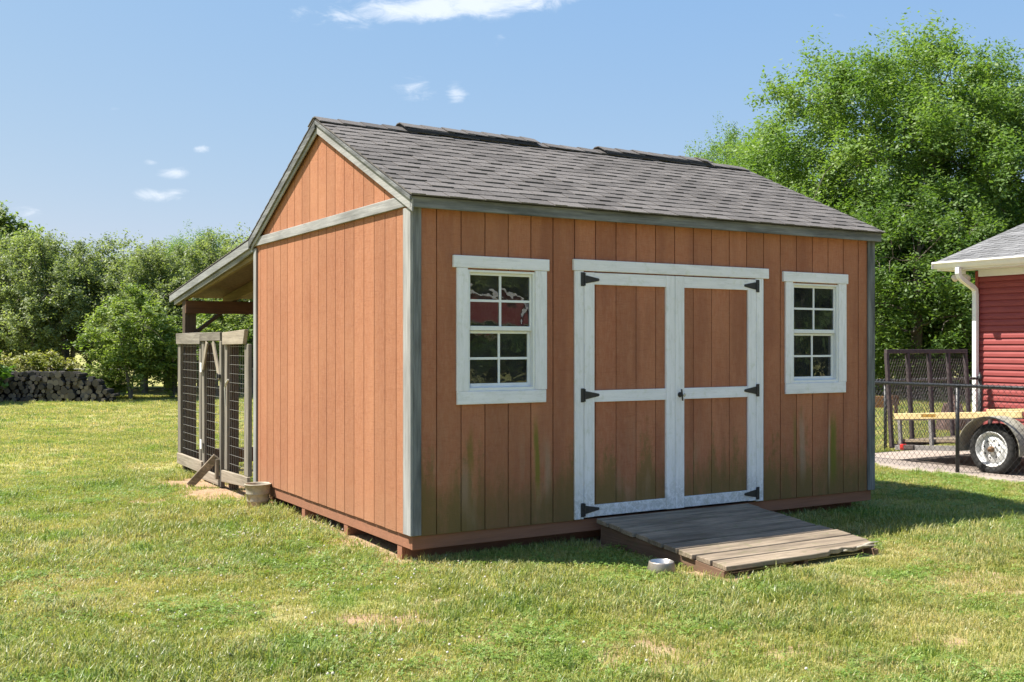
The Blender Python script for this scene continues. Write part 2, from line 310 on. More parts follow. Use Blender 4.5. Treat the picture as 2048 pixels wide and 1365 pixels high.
def grass_mat():
    m, N, L, b = new_mat('grass_blade'); out = N['Material Output']
    g = N.new('ShaderNodeNewGeometry'); P = g.outputs['Position']
    c = ground_color(N, L, P)
    at = N.new('ShaderNodeAttribute'); at.attribute_name = 'tint'
    k = ramp(N, L, at.outputs['Fac'], [(0.0, (.42, .58, .45)), (.55, (1.0, 1.0, .95)), (.86, (1.15, 1.1, 1.0)), (1.0, (1.9, 1.45, 1.6))])
    c = mixc(N, L, 1.0, c, k, 'MULTIPLY')
    L.new(c, b.inputs['Base Color']); b.inputs['Roughness'].default_value = .42; b.inputs['Specular IOR Level'].default_value = .55
    tr = N.new('ShaderNodeBsdfTranslucent'); L.new(mixc(N, L, 1.0, c, (1.2, 1.3, .7), 'MULTIPLY'), tr.inputs['Color'])
    mx = N.new('ShaderNodeMixShader'); mx.inputs[0].default_value = .42
    L.new(b.outputs[0], mx.inputs[1]); L.new(tr.outputs[0], mx.inputs[2]); L.new(mx.outputs[0], out.inputs[0])
def ground_mat():
    m, N, L, b = new_mat('lawn_ground')
    g = N.new('ShaderNodeNewGeometry'); P = g.outputs['Position']
    c = mixc(N, L, 1.0, ground_color(N, L, P), (.85, .85, .78), 'MULTIPLY')
    th = noise(N, L, P, 26, 5, .7); c = mixc(N, L, mth(N, L, 'MULTIPLY', ramp(N, L, th, [(.40, 0.0), (.66, 1.0)]), .45), c, (.36, .285, .155))
    at = N.new('ShaderNodeAttribute'); at.attribute_name = 'bare'
    soil = ramp(N, L, noise(N, L, P, 11, 6, .7), [(.3, (.31, .195, .115)), (.7, (.47, .335, .215))])
    bf = mth(N, L, 'ADD', at.outputs['Fac'], mth(N, L, 'MULTIPLY', mth(N, L, 'SUBTRACT', noise(N, L, P, 7, 4, .6), .5), .7))
    mr = nd(N, 'ShaderNodeMapRange'); mr.interpolation_type = 'SMOOTHSTEP'; L.new(bf, mr.inputs[0]); mr.inputs[1].default_value = .3; mr.inputs[2].default_value = .62
    c = mixc(N, L, mr.outputs[0], c, soil)
    L.new(c, b.inputs['Base Color']); b.inputs['Roughness'].default_value = .95; b.inputs['Specular IOR Level'].default_value = .1
    bump(N, L, b, noise(N, L, P, 40, 5, .75), .8, .03)
ground_mat(); grass_mat()

# ------------------------------------------------------------------ mesh builder
COL = SC.collection
class MB:
    def __init__(s): s.v = []; s.f = []; s.m = []
    def add(s, vs, fs, mi=0):
        o = len(s.v); s.v += [tuple(p) for p in vs]; s.f += [tuple(i+o for i in f) for f in fs]; s.m += [mi]*len(fs); return s
    def box(s, x0, x1, y0, y1, z0, z1, mi=0, j=0.0):
        vs = [(x, y, z) for x in (x0, x1) for y in (y0, y1) for z in (z0, z1)]
        if j: vs = [tuple(c+rng.uniform(-j, j) for c in p) for p in vs]
        return s.add(vs, [(0, 1, 3, 2), (4, 6, 7, 5), (0, 4, 5, 1), (2, 3, 7, 6), (0, 2, 6, 4), (1, 5, 7, 3)], mi)
    def prism(s, poly, axis, a, b, mi=0):             # polygon in the two other axes, extruded along axis from a to b
        def P(p, t):
            return {'x': (t, p[0], p[1]), 'y': (p[0], t, p[1]), 'z': (p[0], p[1], t)}[axis]
        n = len(poly); vs = [P(p, a) for p in poly]+[P(p, b) for p in poly]
        return s.add(vs, [tuple(range(n))[::-1], tuple(range(n, 2*n))]+[(i, (i+1) % n, n+(i+1) % n, n+i) for i in range(n)], mi)
    def bar(s, p, q, w, h, up=(0, 0, 1), mi=0):
        p = Vector(p); q = Vector(q); d = (q-p).normalized(); sd = d.cross(Vector(up))
        if sd.length < 1e-4: sd = d.cross(Vector((1, 0, 0)))
        sd.normalize(); u = sd.cross(d).normalized()
        vs = [e+sd*(w/2*a)+u*(h/2*b) for e in (p, q) for a, b in ((-1, -1), (1, -1), (1, 1), (-1, 1))]
        return s.add(vs, [(3, 2, 1, 0), (4, 5, 6, 7)]+[(i, (i+1) % 4, 4+(i+1) % 4, 4+i) for i in range(4)], mi)
    def tube(s, pts, rad, n=8, cap=True, mi=0):
        pts = [Vector(p) for p in pts]; r = rad if isinstance(rad, (list, tuple)) else [rad]*len(pts); vs = []; ref = None
        for i, p in enumerate(pts):
            d = (pts[min(i+1, len(pts)-1)]-pts[max(i-1, 0)]).normalized()
            if ref is None: ref = d.orthogonal().normalized()
            ref = (ref-d*ref.dot(d)).normalized(); bq = d.cross(ref)
            for k in range(n):
                a = 2*math.pi*k/n; vs.append(p+(ref*math.cos(a)+bq*math.sin(a))*r[i])
        fs = [(i*n+k, i*n+(k+1) % n, (i+1)*n+(k+1) % n, (i+1)*n+k) for i in range(len(pts)-1) for k in range(n)]
        if cap: fs += [tuple(range(n))[::-1], tuple(range((len(pts)-1)*n, len(pts)*n))]
        return s.add(vs, fs, mi)
    def lathe(s, prof, n=32, axis='z', c=(0, 0, 0), mi=0, closed=False):  # prof: (r, t)
        vs = []
        for r, t in prof:
            for k in range(n):
                a = 2*math.pi*k/n; x, y = r*math.cos(a), r*math.sin(a)
                p = (x, y, t) if axis == 'z' else (t, x, y)
                vs.append((p[0]+c[0], p[1]+c[1], p[2]+c[2]))
        m = len(prof); rr = range(m if closed else m-1)
        fs = [(i*n+k, i*n+(k+1) % n, ((i+1) % m)*n+(k+1) % n, ((i+1) % m)*n+k) for i in rr for k in range(n)]
        return s.add(vs, fs, mi)
    def mesh(s, name, mats):
        me = bpy.data.meshes.new(name); me.from_pydata(s.v, [], s.f)
        for m in ([mats] if isinstance(mats, str) else mats): me.materials.append(MATS[m])
        if any(s.m): me.polygons.foreach_set('material_index', s.m)
        me.update(); return me
    def build(s, name, mats, parent=None, bevel=0.0, smooth=False):
        me = s.mesh(name, mats)
        import bmesh
        bm = bmesh.new(); bm.from_mesh(me); bmesh.ops.recalc_face_normals(bm, faces=bm.faces); bm.to_mesh(me); bm.free()
        if smooth: me.polygons.foreach_set('use_smooth', [True]*len(me.polygons))
        return put(name, me, parent, bevel)
def _raw(s, name, mats, parent): return put(name, s.mesh(name, mats), parent)
MB.raw = _raw
def put(name, me, parent=None, bevel=0.0):
    o = bpy.data.objects.new(name, me); COL.objects.link(o)
    if parent is not None: o.parent = parent
    if bevel:
        b = o.modifiers.new('bevel', 'BEVEL'); b.width = bevel; b.segments = 1; b.limit_method = 'ANGLE'
    return o
def empty(name, loc=(0, 0, 0), rz=0.0):
    o = bpy.data.objects.new(name, None); COL.objects.link(o); o.location = loc; o.rotation_euler = (0, 0, rz); o.empty_display_size = .2
    return o
def tag(o, label, cat, group=None):
    o['label'] = label; o['category'] = cat
    if group: o['group'] = group
    return o
def kind(o, k): o['kind'] = k; return o
def smooth_angle(o): o.data.polygons.foreach_set('use_smooth', [True]*len(o.data.polygons))

# ------------------------------------------------------------------ ground
def vnoise(x, y, seed=0, sc=1.0):
    x = np.asarray(x)*sc; y = np.asarray(y)*sc
    xi = np.floor(x).astype(int); yi = np.floor(y).astype(int); fx = x-xi; fy = y-yi
    def h(a, b):
        q = np.sin(a*127.1+b*311.7+seed*74.7)*43758.5453; return q-np.floor(q)
    sx = fx*fx*(3-2*fx); sy = fy*fy*(3-2*fy)
    return (h(xi, yi)*(1-sx)+h(xi+1, yi)*sx)*(1-sy)+(h(xi, yi+1)*(1-sx)+h(xi+1, yi+1)*sx)*sy
def fbm(x, y, seed=0, sc=1.0): return .55*vnoise(x, y, seed, sc)+.28*vnoise(x, y, seed+3, sc*2.1)+.17*vnoise(x, y, seed+7, sc*4.3)
BARE = []                                            # (world x, y, rx, ry, amount) worn soil
for (px_, py_, rx, ry, a) in ((400, 965, .55, .5, 1.1), (470, 985, .5, .45, 1.1), (430, 985, .5, .4, .9), (640, 1045, .35, .3, .35), (720, 1085, .4, .3, .4), (800, 1118, .25, .15, .75),
                              (640, 1135, .30, .12, .5), (340, 970, .5, .35, .5), (1240, 1222, .28, .14, .55), (1400, 1165, .5, .12, .7), (975, 1278, .28, .12, .55), (1935, 1278, .4, .14, .45), (1700, 1215, .4, .10, .4), (760, 1240, .5, .12, .25), (500, 1018, .3, .2, .7), (1500, 1152, .35, .10, .7), (1420, 1145, .30, .08, .8), (1600, 1128, .3, .08, .5), (690, 1165, .3, .1, .25)):
    p = gpix(px_, py_); BARE.append((p.x, p.y, rx, ry, a))
def bare_at(x, y):
    x = np.asarray(x, float); y = np.asarray(y, float); b = np.zeros_like(x)
    for (cx, cy, rx, ry, a) in BARE: b = np.maximum(b, a*np.exp(-(((x-cx)/rx)**2+((y-cy)/(ry*1.6))**2)))
    dx = x-CO[0]; dy = y-CO[1]; u = dx*UV[0]+dy*UV[1]; v = dx*VV[0]+dy*VV[1]
    ins = lambda a0, a1, b0, b1: 1/(1+np.exp(-np.minimum(np.minimum(u-a0, a1-u), np.minimum(v-b0, b1-v))/.06))
    b = np.maximum(b, .95*ins(.0, 4.85, .02, 3.66)); b = np.maximum(b, 1.0*ins(-.25, 4.9, 3.7, 5.0)); b = np.maximum(b, .45*ins(-.1, 4.9, 3.7, 6.6))
    b = np.maximum(b, .38*ins(-.12, .1, .1, 3.66))
    return b+.5*np.clip((fbm(x, y, 5, 1.3)-.55)*5, 0, 1)*np.clip(1.4-y/18, 0, 1)
def ground_sheet():
    xs = np.concatenate([[-1500, -400, -120, -60], np.arange(-30, -12, 1.0), np.arange(-12, 12, .12), np.arange(12, 31, 1.0), [60, 120, 400, 1500]])
    ys = np.concatenate([[-1500, -300, -60, -25, -10, 0], np.arange(2, 4, .5), np.arange(4, 18, .12), np.arange(18, 45, 1.0), [60, 120, 400, 1500]])
    X, Y = np.meshgrid(xs, ys); nx, ny = len(xs), len(ys)
    near = np.exp(-((X/14)**2+((Y-10)/10)**2)); Zv = (fbm(X, Y, 1, .8)-.5)*.035*near-.006
    v = np.stack([X, Y, Zv], -1).reshape(-1, 3); idx = np.arange(nx*ny).reshape(ny, nx)
    f = np.stack([idx[:-1, :-1], idx[:-1, 1:], idx[1:, 1:], idx[1:, :-1]], -1).reshape(-1, 4)
    me = bpy.data.meshes.new('ground'); me.from_pydata(v.tolist(), [], f.tolist()); me.materials.append(MATS['lawn_ground'])
    a = me.attributes.new('bare', 'FLOAT', 'POINT'); a.data.foreach_set('value', bare_at(X.ravel(), Y.ravel()).astype(np.float32))
    me.polygons.foreach_set('use_smooth', [True]*len(me.polygons)); me.update()
    kind(put('ground', me), 'structure')
ground_sheet()
def driveway():
    root = kind(empty('driveway', SH(7.78, 3.55), TH), 'structure')
    y = 0.0; k = 0
    for i in range(5):                               # cast in slabs with joints
        for j in range(3):
            b = MB().box(.0+j*2.4, 2.385+j*2.4, -3.0*(i+1)+.015, -3.0*i, -.08, .016)
            b.build('slab', 'concrete', root, .008)
driveway()

# ------------------------------------------------------------------ shed
LU, LV, KS = 4.877, 3.66, .461
def ztop(v):                                         # roof surface height
    if v < 3.74: return 3.535-KS*abs(v-1.83)
    return ztop(3.7399)-(v-3.74)*.1247
shed = tag(empty('garden_shed', SH(0, 0), TH), 'rust orange wooden shed with white double doors, two windows and a lean-to roof', 'shed')
FG = [.199+.2032*i for i in range(23)]; SG = [.0658+.2032*i for i in range(18)]
WIN = [(.45, 1.041), (3.795, 4.382)]; WZ = (1.23, 2.135); DOOR = (1.497, 3.338); DZ = (.2, 2.155)
def minus(rect, hole):
    x0, x1, z0, z1 = rect; a0, a1, b0, b1 = hole
    if a0 >= x1 or a1 <= x0 or b0 >= z1 or b1 <= z0: return [rect]
    o = []
    if z0 < b0: o.append((x0, x1, z0, b0))
    if z1 > b1: o.append((x0, x1, b1, z1))
    zz0, zz1 = max(z0, b0), min(z1, b1)
    if x0 < a0: o.append((x0, a0, zz0, zz1))
    if x1 > a1: o.append((a1, x1, zz0, zz1))
    return o
holes = [(w[0], w[1], WZ[0], WZ[1]) for w in WIN]+[(DOOR[0], DOOR[1], DZ[0]-.03, DZ[1])]
def cut(rect):
    rs = [rect]
    for h in holes: rs = [q for r in rs for q in minus(r, h)]
    return [r for r in rs if r[1]-r[0] > .004]
# front siding boards
ed = [0.0]+FG+[LU]
for a, b in zip(ed[:-1], ed[1:]):
    rs = cut((a+.0046, b-.0046, .19+rng.uniform(-.002, .002), 2.60))
    for r in rs: MB().box(r[0], r[1], 0, .011, r[2], r[3]).build('siding_board', 'siding_front_lifted', shed)
m = MB()
for r in cut((0, LU, .185, 2.62)): m.box(r[0], r[1], .0125, .03, r[2], r[3])
m.build('wall_sheathing', 'siding_front_lifted', shed)
# side boards and gable boards
es = [0.0]+SG+[LV]
for a, b in zip(es[:-1], es[1:]):
    MB().box(0, .011, a+.0046, b-.0046, .19+rng.uniform(-.003, .003), 2.60).build('siding_board', 'siding_side', shed)
    y0, y1 = a+.0046, b-.0046
    if y1-y0 < .03: continue
    t = lambda y: ztop(y)-.06
    poly = [(y0, 2.604), (y1, 2.604), (y1, max(2.61, t(y1)))]
    if y0 < 1.83 < y1: poly.append((1.83, t(1.83)))
    poly.append((y0, max(2.61, t(y0))))
    MB().prism(poly, 'x', -.002, .010).build('gable_board', 'siding_side', shed)
poly = [(.031, .185), (LV, .185), (LV, ztop(LV)-.07), (1.83, ztop(1.83)-.07), (.031, ztop(.031)-.07)]
MB().prism(poly, 'x', .0125, .03).build('wall_sheathing', 'siding_side', shed)
MB().prism(poly, 'x', LU-.03, LU-.004).build('wall_sheathing', 'siding_side', shed)
MB().box(.031, LU-.031, LV-.03, LV-.002, .185, 2.6).build('wall_sheathing', 'siding_side', shed)
MB().box(.031, LU-.031, .031, LV-.031, .15, .184).build('floor', 'interior', shed)
# skirt boards and runners
MB().box(.012, LU-.012, .016, .05, .088, .186, j=.001).build('skirt_board', 'skirt', shed, .003)
MB().box(.016, .05, .051, LV-.02, .088, .186, j=.001).build('skirt_board', 'skirt', shed, .003)
MB().box(LU-.05, LU-.013, .051, LV-.02, .088, .186).build('skirt_board', 'skirt', shed)
for v0 in (.21, 1.265, 2.285, 3.3): MB().box(.052, LU-.06, v0, v0+.085, -.02, .0872).build('runner', 'skirt', shed, .004)
for v0 in (.21, 1.265, 2.285): MB().box(.02, .0515, v0, v0+.085, -.02, .0868, j=.001).build('runner_end', 'skirt', shed, .003)
# corner trim
MB().box(-.022, -.0015, -.021, .105, .196, 2.566, j=.0015).build('corner_trim', 'trim_z', shed, .003)
MB().box(-.0008, .068, -.021, -.0015, .196, 2.572, j=.0015).build('corner_trim', 'trimdark_z', shed, .003)
MB().box(LU-.09, LU+.004, -.021, -.0015, .19, 2.575, j=.0015).build('corner_trim', 'trimdark_z', shed, .003)
MB().box(-.020, -.0015, LV-.045, LV+.045, .14, 2.555, j=.0015).build('corner_trim', 'trim_z', shed, .003)
MB().box(-.0008, .06, LV+.001, LV+.03, .14, 2.555).build('corner_trim', 'trimdark_z', shed, .003)
# band across the gable, rakes, fascia
MB().prism([(-.055, 2.578), (3.72, 2.578), (3.80, 2.612), (3.62, 2.664), (.16, 2.664), (.04, 2.645)], 'x', -.026, -.0028).build('gable_band', 'trim_y', shed, .003)
def rake(va, vb, t0, t1, x0, x1, name, mat):
    n = 6; top = []; bot = []
    for i in range(n+1):
        v = va+(vb-va)*i/n; top.append((v, ztop(v)-t0)); bot.append((v, ztop(v)-t1))
    MB().prism(top+bot[::-1], 'x', x0, x1).build(name, mat, shed, .002)
rake(-.085, 1.8290, .032, .125, -.040, -.0275, 'rake_board', 'trim_y'); rake(1.8310, 3.70, .075, .125, -.040, -.0275, 'rake_board', 'trim_y')
rake(-.088, 1.8285, .012, .043, -.058, -.041, 'rake_edge', 'trimdark_y'); rake(1.8315, 3.735, .014, .085, -.058, -.041, 'rake_edge', 'trimdark_y')
rake(3.745, 7.175, .012, .095, -.058, -.034, 'rake_edge', 'trimmid_y'); rake(3.69, 7.03, .0965, .150, -.033, -.012, 'rake_board', 'trimmid_y')
MB().box(-.04, LU+.03, -.074, -.050, 2.560, 2.640, j=.001).build('fascia', 'trimdark_x', shed, .003)
MB().box(-.01, LU+.0, -.049, -.0225, 2.585, 2.60).build('soffit', 'trimdark_x', shed)
MB().box(LU+.005, LU+.03, -.049, .6, 2.56, 2.63).build('rake_edge', 'trimdark_y', shed)
# roof deck and shingles
cs = math.cos(math.atan(KS)); sn = math.sin(math.atan(KS))
dk = MB().prism([(-.08, ztop(-.08)-.004), (1.83, ztop(1.83)-.004), (3.74, ztop(3.74)-.004), (7.18, ztop(7.18)-.004), (7.18, ztop(7.18)-.013), (3.74, ztop(3.74)-.016), (1.83, ztop(1.83)-.016), (-.08, ztop(-.08)-.016)], 'x', -.056, LU+.055)
roof = dk.build('roof', 'vent_black', shed)
def shingle_mesh(w, th, ln=.170):
    b = MB(); h = w/2-.003; xs = -h+2*h*(.5 if th < .009 else .38 if th < .0155 else .62); t1, t2 = (.0108+(th-.007)*.30, .0078) if th != .008 else (.0078, .0112)
    A = [(-h, 0), (h, 0), (h, t2), (xs+.002, t2), (xs-.002, t1), (-h, t1)]; e2, e1 = (.0025, .0035)
    E = [(-h, -.004), (h, -.004), (h, e2), (xs+.002, e2), (xs-.002, e1), (-h, e1)]
    b.add([(x, 0, z) for x, z in A]+[(x, ln, z) for x, z in E], [(5, 4, 3, 2, 1, 0), (6, 7, 8, 9, 10, 11)]+[(i, (i+1) % 6, 6+(i+1) % 6, 6+i) for i in range(6)])
    return b
SHM = {}
def shg(w, th):
    k = (round(w, 3), th)
    if k not in SHM: SHM[k] = shingle_mesh(w, th).mesh('shingle', 'shingle')
    return SHM[k]
ex = 2.136/17
for r in range(17):
    s = r*ex-.012; off = (r*.1016*1.35) % .305; x = -.058; x_end = LU+.057; k = 0
    w = off if off > .06 else off+.305
    while x < x_end-.01:
        w = min(w, x_end-x)
        if x_end-x-w < .05: w = x_end-x
        th = rng.choice((.007, .0075, .008, .0145, .016)) if k % 2 else rng.choice((.0075, .009, .015))
        o = put('shingle', shg(w, th), roof)
        v = -.095+s*cs; o.location = (x+w/2, v, 2.6475+s*sn+rng.uniform(0, .0012)); o.rotation_euler = (math.atan(KS)-.012+rng.uniform(-.005, .004), rng.uniform(-.003, .003), rng.uniform(-.006, .006))
        x += w; w = .305; k += 1
# rear slope and lean-to in plain courses (only their edge shows)
m = MB()
def slope_strip(va, vb):
    d = abs(vb-va)/math.cos(math.atan((ztop(va)-ztop(vb))/(vb-va))); n = int(d/.142)
    for i in range(n):
        a = vb-(vb-va)*i/n; b2 = vb-(vb-va)*(i+1.25)/n; b2 = max(b2, va)
        m.add([(-.06, a+.01, ztop(a)+.0), (LU+.057, a+.01, ztop(a)+.0), (LU+.057, b2, ztop(b2)+.001), (-.06, b2, ztop(b2)+.001), (-.06, a+.01, ztop(a)+.012), (LU+.057, a+.01, ztop(a)+.012), (LU+.057, b2, ztop(b2)+.005), (-.06, b2, ztop(b2)+.005)],
              [(0, 3, 2, 1), (4, 5, 6, 7), (0, 1, 5, 4), (1, 2, 6, 5), (2, 3, 7, 6), (3, 0, 4, 7)])
slope_strip(1.84, 3.74); slope_strip(3.75, 7.2)
kind(m.build('rear_shingles', 'shingle', roof), 'stuff')
def cap_mesh(lift, wd=.15):
    n = 5; b = MB(); sec = []
    for i in range(n+1):
        t = -1+2*i/n; y = t*wd; sec.append((y, -abs(y)*KS*(.9 if lift else 1.0)+(.012 if abs(t) < .3 else 0)*0))
    lo = []; 
    for xx, zo in ((0, .012), (.29, .001)):
        lo.append([(xx, y, z+zo) for y, z in sec]); lo.append([(xx, y, z+zo+.008) for y, z in sec])
    A, B_, C_, D_ = lo; k = n+1; vs = A+B_+C_+D_; fs = []
    for i in range(n):
        fs += [(k+i, k+i+1, 3*k+i+1, 3*k+i), (i, 2*k+i, 2*k+i+1, i+1), (i, i+1, k+i+1, k+i), (2*k+i, 3*k+i, 3*k+i+1, 2*k+i+1)]
    fs += [(0, k, 3*k, 2*k), (n, 2*k+n, 3*k+n, k+n)]
    return b.add(vs, fs).mesh('ridge_cap', 'shingle')
cm_ = cap_mesh(0); x = -.065
while x < LU-.15:
    o = put('ridge_cap', cm_, roof); o.location = (x, 1.83+rng.uniform(-.006, .006), ztop(1.83)+.010+rng.uniform(0, .004)); o.rotation_euler = (rng.uniform(-.02, .02), 0, rng.uniform(-.015, .015)); x += .212
for (ua, ub) in ((.76, 2.14), (2.96, 4.33)):
    b = MB()
    for i in range(8):
        pass
    sec = [(-.155, -.058), (-.155, -.036), (0, .036), (.155, -.036), (.155, -.058), (0, .012)]
    b.prism(sec, 'x', ua, ub)
    o = b.build('ridge_vent', 'vent_black', roof); o.location = (0, 1.83, ztop(1.83)+.012)
    x = ua-.02
    while x < ub-.06:
        o = put('ridge_cap', cm_, roof); o.location = (x, 1.83+rng.uniform(-.008, .008), ztop(1.83)+.044+rng.uniform(0, .006)); o.rotation_euler = (rng.uniform(-.02, .02), 0, rng.uniform(-.02, .02)); o.scale.x = min(1, (ub+.03-x)/.29); x += .212
# windows
def window(u0, u1, name):
    z0, z1 = WZ; um = (u0+u1)/2
    fr = MB()
    fw = .018; D0, D1 = -.012, .06
    fr.box(u0, u0+fw, D0, D1, z0, z1).box(u1-fw, u1, D0, D1, z0, z1).box(u0+fw, u1-fw, D0, D1, z1-fw, z1).box(u0+fw, u1-fw, D0, D1, z0, z0+fw*1.4)
    win = fr.build('window', 'vinyl_white', shed, .002)
    MB().box(u0-.122, u1+.126, -.026, -.0008, z1+.012, z1+.102, j=.001).build('casing_head', 'white_x', win, .003)
    MB().box(u0-.092, u0-.0006, -.022, -.0008, z0+.0006, z1+.0114, j=.0006).build('casing_side', 'white_z', win, .003)
    MB().box(u1+.0006, u1+.106, -.022, -.0008, z0+.0006, z1+.0114, j=.0006).build('casing_side', 'white_z', win, .003)
    MB().box(u0-.090, u1+.098, -.023, -.0008, z0-.098, z0-.0004, j=.001).build('casing_sill', 'white_x', win, .003)
    zm = 1.683
    # upper sash (outer), lower sash (set back)
    for (sa, sb, dy, sw, nm) in ((zm, z1-fw, .008, .016, 'upper_sash'), (z0+fw*1.4, zm-.002, .028, .024, 'lower_sash')):
        a, b2 = u0+fw+.0005, u1-fw-.0005; s = MB()
        bot = .034 if nm == 'upper_sash' else .03
        s.box(a, a+sw, dy, dy+.018, sa, sb).box(b2-sw, b2, dy, dy+.018, sa, sb).box(a+sw, b2-sw, dy, dy+.018, sb-.02, sb).box(a+sw, b2-sw, dy-.004, dy+.02, sa, sa+bot)
        s.build(nm, 'vinyl_white', win, .0015)
        ga, gb, gz0, gz1 = a+sw, b2-sw, sa+bot, sb-.02; zc = (gz0+gz1)/2; mw = .009
        MB().box(um-mw, um+mw, dy+.004, dy+.014, gz0+.0004, gz1-.0004).build('muntin', 'vinyl_white', win)
        MB().box(ga+.0004, um-mw-.0004, dy+.0045, dy+.0135, zc-mw, zc+mw).build('muntin', 'vinyl_white', win)
        MB().box(um+mw+.0004, gb-.0004, dy+.0045, dy+.0135, zc-mw, zc+mw).build('muntin', 'vinyl_white', win)
        for (xa, xb) in ((ga, um-mw), (um+mw, gb)):
            for (za, zb) in ((gz0, zc-mw), (zc+mw, gz1)):
                t = rng.uniform(-.0012, .0012); t2 = rng.uniform(-.0012, .0012)
                MB().add([(xa-.002, dy+.010+t, za-.002), (xb+.002, dy+.010-t, za-.002), (xb+.002, dy+.010-t+t2, zb+.002), (xa-.002, dy+.010+t+t2, zb+.002)], [(0, 1, 2, 3)]).raw('pane', 'glass', win)
window(*WIN[0], 'w'); window(*WIN[1], 'w')
# doors
MB().box(1.395, 3.489, -.028, -.0008, 2.163, 2.252, j=.001).build('door_head', 'white_x', shed, .003)
MB().box(1.409, 1.4935, -.022, -.0008, .195, 2.1622, j=.0008).build('door_casing', 'white_z', shed, .003)
MB().box(3.3425, 3.429, -.022, -.0008, .195, 2.1622, j=.0008).build('door_casing', 'white_z', shed, .003)
def hinge(door, uh, zc, sgn):
    MB().box(min(uh, uh+sgn*.034), max(uh, uh+sgn*.034), -.0275, -.0235, zc-.055, zc+.055).build('hinge_plate', 'black_iron', door, .001)
    a = uh+sgn*.0385; b = uh+sgn*.175
    MB().prism([(a, zc-.033), (a+sgn*.025, zc-.030), (b, zc-.010), (b+sgn*.006, zc), (b, zc+.010), (a+sgn*.025, zc+.030), (a, zc+.033)], 'y', -.0275, -.0238).build('hinge_strap', 'black_iron', door, .001)
    MB().tube([(uh+sgn*.0363, -.030, zc-.05), (uh+sgn*.0363, -.030, zc+.05)], .006, 8).build('hinge_pin', 'black_iron', door)
def door(a, b, sgn, name):
    st = .098
    db = MB().box(a, b, .012, .03, .206, 2.152).build('door', 'siding_front_lifted', shed)
    edg = [a]+[g for g in FG if a+.03 < g < b-.03]+[b]
    for p, q in zip(edg[:-1], edg[1:]):
        MB().box(p+.003, q-.003, .0, .0112, .207, 2.151).build('door_board', 'siding_front_lifted', db)
    for (p, q) in ((a, a+st), (b-st+.006, b)):
        MB().box(p, q, -.0225, -.0006, .205, 2.152, j=.0008).build('stile', 'white_z', db, .002)
    for (za, zb) in ((2.057, 2.152), (1.119, 1.212), (.208, .298)):
        MB().box(a+st+.0008, b-st+.0052, -.021, -.0006, za, zb, j=.0010).build('rail', 'white_x', db, .002)
    for zc in (2.095, 1.176, .268): hinge(db, a-.036 if sgn > 0 else b+.036, zc, sgn)
    return db
dl = door(1.4975, 2.4195, 1, 'door'); dr = door(2.4225, 3.3385, -1, 'door')
h = MB(); h.lathe([(.0, -.0), (.022, 0), (.022, .006), (.008, .008), (.008, .03), (.0, .03)], 16, 'x')
hd = h.build('latch', 'black_iron', dr, 0, False); hd.rotation_euler = (0, 0, -math.pi/2); hd.location = (2.470, -.023, 1.158)
MB().bar((2.478, -.052, 1.108), (2.466, -.052, 1.205), .014, .012).build('handle', 'black_iron', dr, .003)
MB().lathe([(0, 0), (.012, .001), (.015, .008), (.010, .014), (0, .015)], 12, 'x').build('keyhole', 'steel', dr)
kh = COL.objects[-1] if False else [o for o in dr.children if o.name.startswith('keyhole')][0]; kh.rotation_euler = (0, 0, -math.pi/2); kh.location = (2.490, -.052, 1.156)
# lean-to: underside, rafters, beam, posts, brace
MB().prism([(3.70, ztop(3.74)-.0325), (7.17, ztop(7.17)-.0155), (7.17, ztop(7.17)-.029), (3.70, ztop(3.74)-.046)], 'x', -.012, LU).build('roof_sheathing', 'osb', shed)
for uu in (.0, .60, 1.21, 1.82, 2.43, 3.04, 3.65, 4.26, 4.83):
    MB().prism([(3.67, ztop(3.74)-.048), (7.05, ztop(7.05)-.032), (7.05, ztop(7.05)-.15), (3.67, ztop(3.74)-.19)], 'x', uu+.002, uu+.042).build('rafter', 'raft_y', shed, .002)
MB().box(.0, LU, 6.545, 6.590, 1.975, 2.135, j=.001).build('eave_beam', 'brownbeam', shed, .003)
MB().box(.0, LU, 3.662, 3.70, 2.30, 2.46).build('ledger', 'raft_x', shed)
for uu in (.0, 1.6, 3.2, 4.74):
    MB().box(uu, uu+.14, 6.5915, 6.73, -.05, 2.14, j=.002).build('post', 'postdark_z', shed, .005)
    for sg in (1,) if uu == 0 else (1, -1):
        if uu > 4 and sg > 0: continue
        q = uu+(.14 if sg > 0 else 0)
        MB().bar((q-.02*sg, 6.57+.055, 1.72), (q+sg*.52, 6.57+.055, 2.14), .04, .10, (0, 1, 0)).build('brace', 'postdark_x', shed, .003)

# ------------------------------------------------------------------ dog pen under the lean-to
def wiremesh(b, p, q, z0, z1, sv, shz, r, n=4):
    p = Vector(p); q = Vector(q); d = q-p; ln = d.length; d.normalize()
    k = int(ln/sv)
    for i in range(k+1):
        t = p+d*(ln*i/k); b.tube([(t.x, t.y, z0), (t.x, t.y, z1)], r, n, False)
    k = int((z1-z0)/shz)
    for i in range(k+1):
        z = z0+(z1-z0)*i/k; b.tube([(p.x, p.y-.002, z), (q.x, q.y-.002, z)], r*1.25, n, False)
def pen_root(nm, v, label, cat, group=None): return tag(empty(nm, SH(-.03, v), TH), label, cat, group)
def pbox(b0, b1, y0, y1, z0, z1, nm, mat, root, voff, j=.004, bev=.004):
    MB().box(b0, b1, y0-voff, y1-voff, z0, z1, j=j).build(nm, mat, root, bev)
def mesh_part(root, v0, v1, z0, z1, x=.0):
    b = MB(); k = int((v1-v0)/.072)
    for i in range(k+1):
        y = v0+(v1-v0)*i/k; b.tube([(x, y, z0), (x, y, z1)], .0011, 4, False)
    z = z0
    while z < z1: b.tube([(x-.003, v0, z), (x-.003, v1, z)], .0015, 4, False); z += .0975
    kind(b.build('wire_mesh', 'galv_wire', root), 'stuff')
